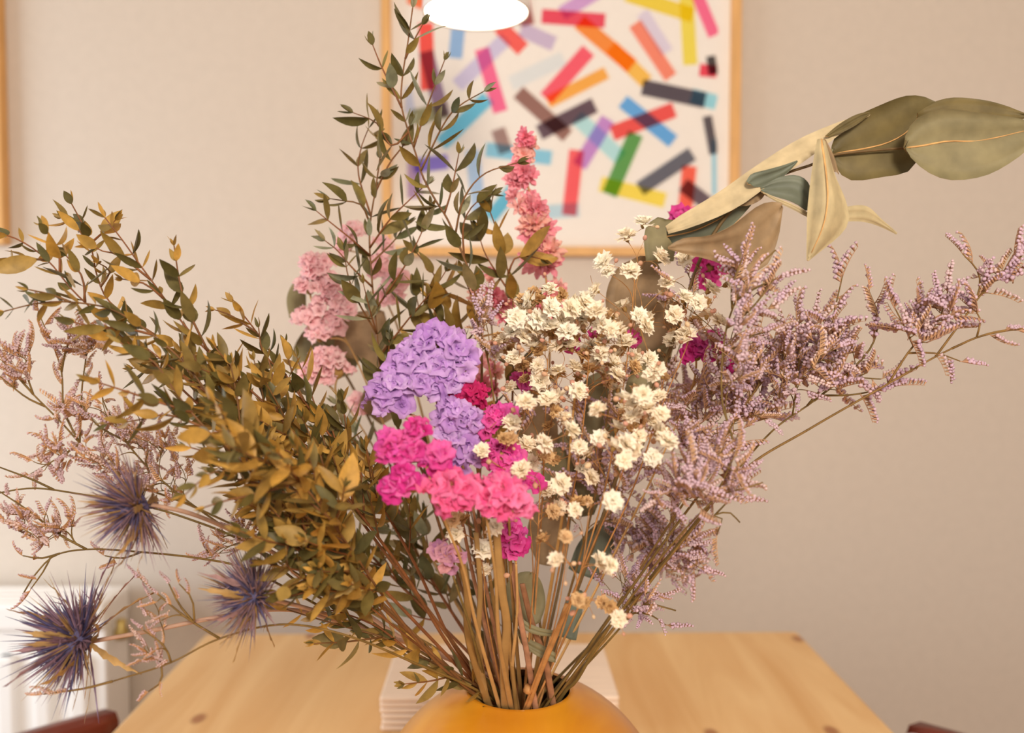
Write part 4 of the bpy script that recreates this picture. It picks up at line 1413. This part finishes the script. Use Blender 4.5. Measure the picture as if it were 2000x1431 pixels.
# ---- 6. sea holly
def holly(label, u, v, px, centre, axis_px, d, size, n_spines=210, bracts=16, seed=1):
    r = random.Random(seed)
    st = Stem('sea_holly_stem', label, 'sea holly', 'spiky sea holly heads at the left', u, v, M['holly_stem'])
    st.main(px, .0019, .0016, sides=7)
    c = P(centre[0], centre[1], d)
    ax = (P(axis_px[0], axis_px[1], d - .012) - c).normalized()
    s = size * PXM * st.k
    Q = ax.to_track_quat('Z', 'Y').to_matrix()
    # egg-shaped blue head of close-set florets
    b = MB()
    prof = [(.0001, -.05), (.16, 0), (.27, .15), (.30, .32), (.24, .5), (.12, .62), (.0001, .66)]
    b.lathe([(a * s, z * s) for a, z in prof], (0, 0, 0), 14)
    for i in range(110):
        t = r.random() * .95
        k = t * (len(prof) - 1); j = int(k); f = k - j
        rad = (prof[j][0] * (1 - f) + prof[min(j + 1, 6)][0] * f) * s
        zz = (prof[j][1] * (1 - f) + prof[min(j + 1, 6)][1] * f) * s
        a = r.uniform(0, 2 * pi)
        p0 = Vector((rad * cos(a), rad * sin(a), zz))
        dr = (Vector((cos(a), sin(a), .5 + zz / s)) + rvec(r) * .3).normalized()
        L = s * r.uniform(.10, .22)
        b.quad_strip_tube([p0 * .9, p0 + dr * L], [.022 * s, .003 * s], 4, cap=False)
    b.v = [Q @ x + c for x in b.v]
    b.build('flower_head', M['holly_blue'], st.root)
    # dense ruff of needle bracts
    b = MB()
    for i in range(n_spines):
        th = math.acos(r.uniform(-.30, .97))
        a = r.uniform(0, 2 * pi)
        dr = Vector((sin(th) * cos(a), sin(th) * sin(a), cos(th)))
        L = s * r.uniform(.45, 1.08) * (1 if th < 1.7 else .75)
        p0 = Vector((0, 0, .12 * s)) + dr * s * .15
        sd = rvec(r) * .16 * s
        pts = [p0, p0 + dr * L * .5 + sd * .5, p0 + dr * L + sd]
        w = s * r.uniform(.015, .031)
        b.quad_strip_tube(pts, [w * .7, w, w * .08], 4, .5, cap=False, m=r.choice((0, 0, 1, 1, 1, 2)))
        if r.random() < .45:   # side thorn
            q = pts[1]; dd = (dr + rvec(r) * .8).normalized()
            b.quad_strip_tube([q, q + dd * L * .25], [w * .6, w * .05], 3, cap=False, m=1)
    b.v = [Q @ x + c for x in b.v]
    o = b.build('spine_ruff', [M['holly_blue'], M['holly_violet'], M['holly_bract']], st.root)
    o['kind'] = 'stuff'
    # long toothed straw-coloured bracts
    for i in range(bracts):
        a = 2 * pi * i / bracts + r.uniform(-.2, .2)
        th = radians(r.uniform(20, 125))
        dr = Vector((sin(th) * cos(a), sin(th) * sin(a), cos(th)))
        L = s * r.uniform(1.0, 1.4)
        b = MB()
        n = 9
        curl = r.uniform(-.35, .45)
        sx = dr.cross(Vector((0, 0, 1))).normalized()
        nz = sx.cross(dr)
        for k in range(n + 1):
            t = k / n
            w = s * .095 * (sin(pi * min(1, t * .92 + .08)) ** .7) * (1.0 if k % 2 else .62) * (1 - t * .35)
            if k == n: w = .001 * s
            pc = dr * (L * t + .05 * s) + nz * (curl * L * t * t)
            hook = dr * (.06 * s if k % 2 else 0)
            b.v += [pc - sx * w + hook, pc + nz * -.012 * s, pc + sx * w + hook]
        for k in range(n):
            for q in (0, 1):
                b.f.append((k * 3 + q, k * 3 + q + 1, k * 3 + q + 4, k * 3 + q + 3)); b.m.append(0)
        b.v = [Q @ x + c for x in b.v]
        b.build('bract', M['holly_bract'] if r.random() < .75 else M['holly_violet'], st.root)
    return st.done()


holly('large sea holly head at lower left in front of the radiator', -.036, -.02,
      [(870, 1325, -.01), (780, 1270, -.02), (680, 1220, -.03), (560, 1190, -.06), (430, 1204, -.09), (300, 1230, -.1), (180, 1252, -.1)], (172, 1252), (60, 1236), -.1, 116, 430, 26, 4)
holly('upper sea holly head tangled in sea lavender at the left', -.035, -.012,
      [(870, 1310, .0), (760, 1230, .0), (620, 1130, -.01), (480, 1050, -.05), (380, 1005, -.1), (295, 985, -.12)], (285, 985), (170, 1022), -.12, 104, 380, 16, 8)
holly('inner dark sea holly head half under the golden eucalyptus leaves', -.036, -.016,
      [(875, 1320, .0), (780, 1260, .0), (680, 1215, -.03), (590, 1185, -.09), (520, 1168, -.12)], (512, 1168), (395, 1150), -.12, 100, 380, 16, 15)


# ---- 7. broad-leaved eucalyptus
def poly3(pts, n, d0, d1, dd=0.0):
    v = [Vector((p[0], p[1], p[2] if len(p) > 2 else 0)) for p in pts]
    c = catmull(v, 10)
    L = [0]
    for a, b in zip(c, c[1:]): L.append(L[-1] + (b.xy - a.xy).length)
    out = []
    for i in range(n):
        s = L[-1] * i / (n - 1)
        k = max(j for j in range(len(L)) if L[j] <= s + 1e-9)
        k = min(k, len(c) - 2)
        f = (s - L[k]) / max(1e-9, L[k + 1] - L[k])
        q = c[k].lerp(c[k + 1], min(1, f))
        t = i / (n - 1)
        out.append(P(q.x, q.y, d0 + (d1 - d0) * t + dd * sin(pi * t) + q.z))
    return out


def big_leaf(st, A, Mid, B, d0, d1, ca, cb, mat, under=None, vein=True, cm=0.0):
    """blade lofted between two edges and a midrib; d0,d1: depth at base and tip; ca, cb, cm: cupping of each edge and the rib"""
    n = 15
    ea, mi, eb = poly3(A, n, d0, d1, ca), poly3(Mid, n, d0, d1, cm), poly3(B, n, d0, d1, cb)
    b = MB()
    cols = 7
    grid = []
    for i in range(n):
        row = []
        for j in range(cols):
            u = j / (cols - 1) * 2 - 1
            if u <= 0:
                p = mi[i].lerp(ea[i], -u)
                bow = (1 - (2 * -u - 1) ** 2) if u < 0 else 0
            else:
                p = mi[i].lerp(eb[i], u)
                bow = 1 - (2 * u - 1) ** 2
            p = p + Vector((0, -.0016 * bow + .0008 * noise.noise(p * 60), 0))
            row.append(p)
        grid.append(row)
    th = .00055
    for layer in (0, 1):
        for i in range(n):
            for j in range(cols):
                p = grid[i][j]
                a = grid[min(i + 1, n - 1)][j] - grid[max(i - 1, 0)][j]
                c = grid[i][min(j + 1, cols - 1)] - grid[i][max(j - 1, 0)]
                nn = a.cross(c)
                nn = nn.normalized() if nn.length > 1e-12 else Vector((0, -1, 0))
                if nn.y > 0: nn = -nn
                b.v.append(p + nn * (th / 2 if layer == 0 else -th / 2))
    N = n * cols
    for i in range(n - 1):
        for j in range(cols - 1):
            q = (i * cols + j, i * cols + j + 1, (i + 1) * cols + j + 1, (i + 1) * cols + j)
            b.f.append(q); b.m.append(0)
            b.f.append(tuple(N + k for k in q[::-1])); b.m.append(1)
    loop = [j for j in range(cols)] + [i * cols + cols - 1 for i in range(1, n)] + [(n - 1) * cols + j for j in range(cols - 2, -1, -1)] + [i * cols for i in range(n - 2, 0, -1)]
    for a, c in zip(loop, loop[1:] + loop[:1]):
        b.f.append((a, c, N + c, N + a)); b.m.append(2)
    o = b.build('leaf', [M[mat], M[under or mat], M['vein']], st.root)
    if vein:
        vb = MB()
        pts = [mi[i] + Vector((0, -.0006, 0)) for i in range(n - 1)]
        vb.quad_strip_tube(pts, [.0007 * (1 - .75 * i / n) for i in range(n - 1)], 5)
        vo = bpy.data.objects.new('midrib', None)
        bpy.data.objects.remove(vo)
        vb.v = [x - st.base for x in vb.v]
        link(bpy.data.objects.new('midrib', vb.mesh('midrib', M['vein'])), o)
    return o


st = Stem('eucalyptus_branch', 'large broad-leaved eucalyptus branch arching out at upper right', 'eucalyptus', None, .014, .012, M['twig'])
E = -.05
st.main([(1090, 1270, .01), (1160, 1060, .0), (1230, 860, -.02), (1310, 680, -.03), (1345, 570, -.04)] +
        [(1375, 490, E), (1420, 420, E), (1470, 370, E), (1530, 340, E), (1590, 320, E), (1625, 303, E), (1690, 295, E), (1765, 289, E)], .0021, .0009, sides=7)
# outermost blade, right
big_leaf(st, [(1765, 289), (1770, 260), (1795, 228), (1850, 213), (1920, 222), (1990, 231), (2040, 250)],
         [(1765, 289), (1800, 285), (1850, 276), (1900, 276), (1950, 268), (2000, 256), (2040, 252)],
         [(1765, 289), (1785, 315), (1815, 338), (1862, 352), (1930, 341), (1995, 302), (2040, 256)], E - .015, E - .02, -.004, -.002, 'euc_mid', 'euc_dark')
big_leaf(st, [(1790, 218), (1815, 203), (1860, 191), (1920, 196), (1965, 207), (2000, 222)],
         [(1790, 230), (1830, 222), (1870, 216), (1920, 217), (1965, 222), (2003, 226)],
         [(1790, 240), (1830, 245), (1870, 245), (1920, 245), (1965, 240), (2004, 230)], E + .008, E + .004, .003, -.002, 'euc_dark', 'euc_mid', vein=False)
big_leaf(st, [(1622, 303), (1630, 268), (1665, 232), (1715, 207), (1765, 188), (1800, 188), (1822, 197)],
         [(1622, 303), (1655, 296), (1690, 290), (1730, 280), (1765, 262), (1800, 230), (1826, 204)],
         [(1622, 303), (1640, 338), (1668, 353), (1720, 346), (1775, 334), (1800, 290), (1830, 215)], E + .004, E + .01, -.004, -.004, 'euc_dark', 'euc_mid')
# long blade curled over: pale underside seen along the branch
big_leaf(st, [(1300, 442), (1330, 420), (1400, 378), (1480, 322), (1560, 272), (1640, 238), (1695, 221)],
         [(1302, 450), (1345, 432), (1420, 394), (1500, 342), (1570, 296), (1640, 252), (1696, 223)],
         [(1305, 456), (1360, 440), (1440, 405), (1510, 355), (1575, 312), (1640, 262), (1697, 226)], E - .012, E + .0, .006, -.004, 'euc_pale', 'euc_teal', vein=False)
big_leaf(st, [(1612, 266), (1635, 246), (1660, 230), (1680, 222), (1697, 220)], [(1614, 267), (1640, 252), (1665, 238), (1682, 228), (1697, 222)],
         [(1618, 268), (1645, 258), (1668, 246), (1685, 234), (1697, 224)], E - .006, E - .002, 0, -.002, 'euc_dark', vein=False)
big_leaf(st, [(1300, 446), (1340, 436), (1390, 416), (1440, 385), (1480, 362)], [(1302, 462), (1350, 452), (1400, 430), (1445, 400), (1485, 365)],
         [(1312, 474), (1360, 470), (1410, 455), (1450, 420), (1490, 370)], E + .006, E + .004, -.006, .003, 'euc_teal')
big_leaf(st, [(1305, 482), (1335, 465), (1385, 460), (1430, 440), (1480, 402), (1510, 394), (1525, 396)],
         [(1305, 484), (1345, 482), (1400, 478), (1450, 470), (1495, 450), (1515, 425), (1527, 402)],
         [(1306, 486), (1340, 496), (1390, 508), (1450, 530), (1495, 520), (1518, 470), (1528, 408)], E - .03, E - .02, -.006, .004, 'euc_brown', 'euc_pale', vein=False)
# hanging folded blade
big_leaf(st, [(1597, 272), (1588, 320), (1580, 385), (1576, 440), (1576, 508)], [(1603, 272), (1612, 330), (1616, 390), (1606, 445), (1577, 509)],
         [(1612, 276), (1630, 340), (1655, 405), (1650, 448), (1579, 509)], E - .03, E - .035, .004, .008, 'euc_pale', 'euc_mid', cm=-.012)
big_leaf(st, [(1597, 273), (1603, 295), (1611, 315), (1622, 335)], [(1606, 272), (1614, 290), (1622, 310), (1630, 335)],
         [(1613, 275), (1624, 295), (1632, 315), (1638, 340)], E - .022, E - .018, .002, 0, 'euc_brown', vein=False)
big_leaf(st, [(1648, 405), (1675, 401), (1697, 405), (1722, 428), (1750, 455)], [(1648, 418), (1675, 416), (1700, 421), (1724, 436), (1750, 456)],
         [(1650, 432), (1678, 432), (1702, 436), (1726, 445), (1750, 457)], E - .01, E - .004, 0, .003, 'euc_pale', 'euc_mid', vein=False)
big_leaf(st, [(1484, 366), (1510, 350), (1545, 342), (1568, 347), (1582, 365), (1586, 395)], [(1484, 370), (1515, 364), (1545, 364), (1565, 372), (1578, 386), (1586, 400)],
         [(1486, 375), (1515, 384), (1540, 392), (1560, 402), (1575, 412), (1586, 405)], E - .01, E - .012, 0, -.004, 'euc_teal', 'euc_pale', vein=False)
big_leaf(st, [(1486, 374), (1515, 386), (1540, 396), (1565, 408), (1584, 420)], [(1490, 378), (1517, 390), (1542, 401), (1566, 414), (1584, 424)],
         [(1494, 380), (1520, 395), (1545, 407), (1568, 419), (1584, 427)], E - .016, E - .016, 0, 0, 'euc_pale', vein=False)
big_leaf(st, [(1458, 355), (1468, 340), (1500, 331), (1530, 323), (1556, 314)], [(1460, 360), (1480, 350), (1505, 341), (1530, 331), (1556, 315)],
         [(1472, 364), (1490, 364), (1512, 355), (1535, 340), (1557, 316)], E - .012, E - .01, -.003, .002, 'euc_teal', vein=False)
big_leaf(st, [(1425, 404), (1450, 372), (1470, 360), (1492, 366)], [(1432, 405), (1458, 385), (1475, 374), (1493, 372)], [(1440, 402), (1465, 400), (1485, 390), (1494, 378)], E - .004, E - .002, 0, 0, 'euc_brown', vein=False)
# rounder blades lower on the branch, behind the white blossoms
big_leaf(st, [(1240, 690), (1195, 640), (1183, 580), (1205, 525), (1250, 500)], [(1270, 700), (1250, 640), (1240, 590), (1245, 545), (1262, 500)],
         [(1320, 680), (1322, 620), (1310, 570), (1290, 525), (1275, 500)], .02, .03, .006, -.004, 'euc_brown', 'euc_mid')
big_leaf(st, [(1262, 510), (1258, 470), (1264, 440), (1285, 424)], [(1285, 515), (1290, 480), (1295, 450), (1300, 428)], [(1315, 510), (1322, 480), (1325, 455), (1315, 430)], .0, .0, .003, .003, 'euc_mid', vein=False)
big_leaf(st, [(1220, 760), (1235, 720), (1265, 690), (1310, 665)], [(1232, 775), (1255, 740), (1280, 710), (1312, 668)], [(1255, 785), (1285, 755), (1305, 715), (1316, 672)], .0, .01, .004, 0, 'euc_mid', 'euc_brown', vein=False)
st.done()

st = Stem('eucalyptus_branch', 'short eucalyptus branch with round grey leaves just above the vase mouth', 'eucalyptus', None, .012, -.004, M['twig'])
st.main([(1050, 1280, -.02), (1055, 1220, -.03), (1045, 1170, -.03), (1035, 1130, -.03)], .0016, .0008, sides=6)
big_leaf(st, [(1000, 1215), (985, 1180), (990, 1140), (1015, 1118), (1035, 1116)], [(1025, 1225), (1025, 1190), (1028, 1160), (1032, 1135), (1037, 1116)], [(1055, 1215), (1065, 1180), (1060, 1145), (1050, 1125), (1039, 1116)], -.035, -.03, .006, .006, 'euc_mid', vein=False)
big_leaf(st, [(1008, 1190), (1025, 1212), (1055, 1226), (1090, 1232)], [(1006, 1196), (1024, 1220), (1055, 1233), (1092, 1237)], [(1004, 1202), (1024, 1228), (1056, 1240), (1094, 1241)], -.05, -.06, 0, 0, 'euc_mid', vein=False)
big_leaf(st, [(1010, 1225), (1030, 1245), (1060, 1260), (1085, 1275)], [(1012, 1240), (1035, 1260), (1062, 1275), (1085, 1285)], [(1020, 1258), (1042, 1276), (1066, 1288), (1085, 1293)], -.045, -.05, 0, -.003, 'euc_mid', vein=False)
big_leaf(st, [(1090, 1240), (1095, 1200), (1110, 1170), (1130, 1150)], [(1105, 1245), (1112, 1205), (1124, 1180), (1135, 1152)], [(1125, 1250), (1132, 1215), (1138, 1185), (1140, 1155)], .0, .01, .003, 0, 'euc_teal', vein=False)
st.done()

st = Stem('eucalyptus_branch', 'blurred eucalyptus branch with round leaves behind the pale pink statice', 'eucalyptus', None, -.02, .033, M['twig'])
st.main([(890, 1260, .09), (820, 1050, .13), (750, 880, .16), (680, 740, .17), (620, 650, .17), (585, 600, .17)], .0017, .0009, sides=6)
big_leaf(st, [(590, 760), (570, 700), (590, 650), (630, 620), (660, 610)], [(640, 745), (630, 700), (635, 665), (648, 635), (665, 612)], [(690, 730), (705, 690), (700, 650), (685, 625), (668, 613)], .17, .18, .004, .004, 'euc_mid', vein=False)
big_leaf(st, [(565, 620), (560, 585), (568, 560), (582, 545)], [(578, 625), (577, 590), (580, 565), (585, 546)], [(598, 620), (598, 590), (596, 565), (588, 547)], .16, .17, .002, .002, 'euc_mid', vein=False)
big_leaf(st, [(650, 690), (660, 640), (690, 612), (740, 604)], [(690, 700), (700, 660), (720, 630), (745, 606)], [(740, 720), (758, 680), (758, 640), (750, 608)], .15, .16, .004, .004, 'euc_brown', vein=False)
big_leaf(st, [(700, 790), (720, 750), (760, 735), (800, 740)], [(720, 810), (745, 780), (770, 760), (803, 743)], [(745, 830), (775, 810), (795, 780), (806, 746)], .15, .16, .004, .004, 'euc_brown', vein=False)
st.done()

st = Stem('eucalyptus_branch', 'eucalyptus branch with broad olive leaves behind the white blossoms', 'eucalyptus', None, .008, .02, M['twig'])
st.main([(1070, 1260, .03), (1095, 1130, .05), (1115, 1000, .06), (1130, 880, .06), (1140, 780, .06)], .0016, .0008, sides=6)
big_leaf(st, [(1100, 1010), (1060, 960), (1062, 890), (1100, 840), (1140, 822)], [(1125, 1010), (1115, 960), (1116, 900), (1128, 855), (1143, 824)], [(1160, 1005), (1180, 950), (1178, 890), (1165, 845), (1146, 824)], .06, .065, .006, .006, 'euc_mid', 'euc_brown', vein=False)
big_leaf(st, [(1050, 1100), (1030, 1050), (1040, 1000), (1075, 965)], [(1075, 1105), (1070, 1060), (1072, 1015), (1080, 968)], [(1105, 1095), (1112, 1050), (1104, 1005), (1085, 968)], .05, .055, .004, .004, 'euc_brown', vein=False)
big_leaf(st, [(1110, 1110), (1130, 1060), (1170, 1020), (1210, 1010)], [(1130, 1120), (1155, 1080), (1180, 1050), (1213, 1014)], [(1160, 1130), (1190, 1100), (1208, 1060), (1216, 1018)], .05, .06, .004, 0, 'euc_teal', vein=False)
big_leaf(st, [(1130, 850), (1120, 790), (1145, 740), (1185, 720)], [(1160, 860), (1160, 810), (1172, 765), (1190, 722)], [(1200, 860), (1215, 810), (1212, 760), (1195, 724)], .06, .07, .004, .004, 'euc_mid', vein=False)
big_leaf(st, [(1040, 900), (1010, 850), (1015, 790), (1050, 750)], [(1060, 900), (1045, 850), (1045, 800), (1056, 752)], [(1085, 890), (1090, 840), (1080, 790), (1062, 754)], .06, .07, .004, .004, 'euc_brown', vein=False)
st.done()

# ---- 8. bare stalks standing in the mouth
def stalk(label, u, v, px, r0, r1, mat, flat_=.5):
    st = Stem('cut_stalk', label, 'stalk', 'bare stalks in the vase mouth', u, v, M[mat])
    st.main(px, r0, r1, sides=7, flat_=flat_)
    return st


s_ = stalk('thick tan stalk cut off at an angle over the vase lip', .010, -.034, [(1035, 1345, -.042), (1060, 1300, -.06), (1085, 1240, -.075), (1108, 1180, -.085)], .0023, .0022, 'stem_fine', .9)
b = MB(); b.quad_strip_tube([P(1030, 1350, -.045), P(1034, 1340, -.046)], [.0034, .003], 8)
b.build('node_ring', M['stem_fine'], s_.root)
s_.done()
stalk('broad straw-coloured stalk bowing right at the centre of the mouth', -.012, -.030, [(955, 1350, -.045), (985, 1290, -.07), (990, 1220, -.085), (978, 1140, -.1), (970, 1040, -.11)], .0042, .0030, 'stem_tan', .3).done()
stalk('straight straw-coloured stalk under the hot pink statice', -.02, -.026, [(918, 1340, -.04), (916, 1250, -.06), (912, 1150, -.08), (890, 1060, -.1), (855, 985, -.11)], .0036, .0028, 'stem_tan', .35).done()
stalk('slim straw-coloured stalk left of the broad bowing one', -.016, -.024, [(950, 1350, -.04), (935, 1260, -.06), (938, 1150, -.09), (930, 1040, -.11)], .0026, .002, 'stem_tan', .4).done()
stalk('pinkish stalk leaning left inside the right half of the mouth', .022, -.026, [(1090, 1350, -.04), (1065, 1290, -.04), (1040, 1220, -.05), (1020, 1140, -.06)], .0032, .0022, 'stem_pink', .4).done()
stalk('dusky pink stalk upright near the middle of the mouth', .010, -.028, [(1050, 1350, -.04), (1030, 1280, -.05), (1015, 1200, -.06), (1000, 1100, -.07)], .0028, .002, 'stem_pink', .45).done()
stalk('slender brown stalk along the right rim of the mouth', .034, -.012, [(1125, 1330, -.02), (1160, 1270, -.03), (1205, 1200, -.04)], .0018, .0014, 'stem_olive', .9).done()
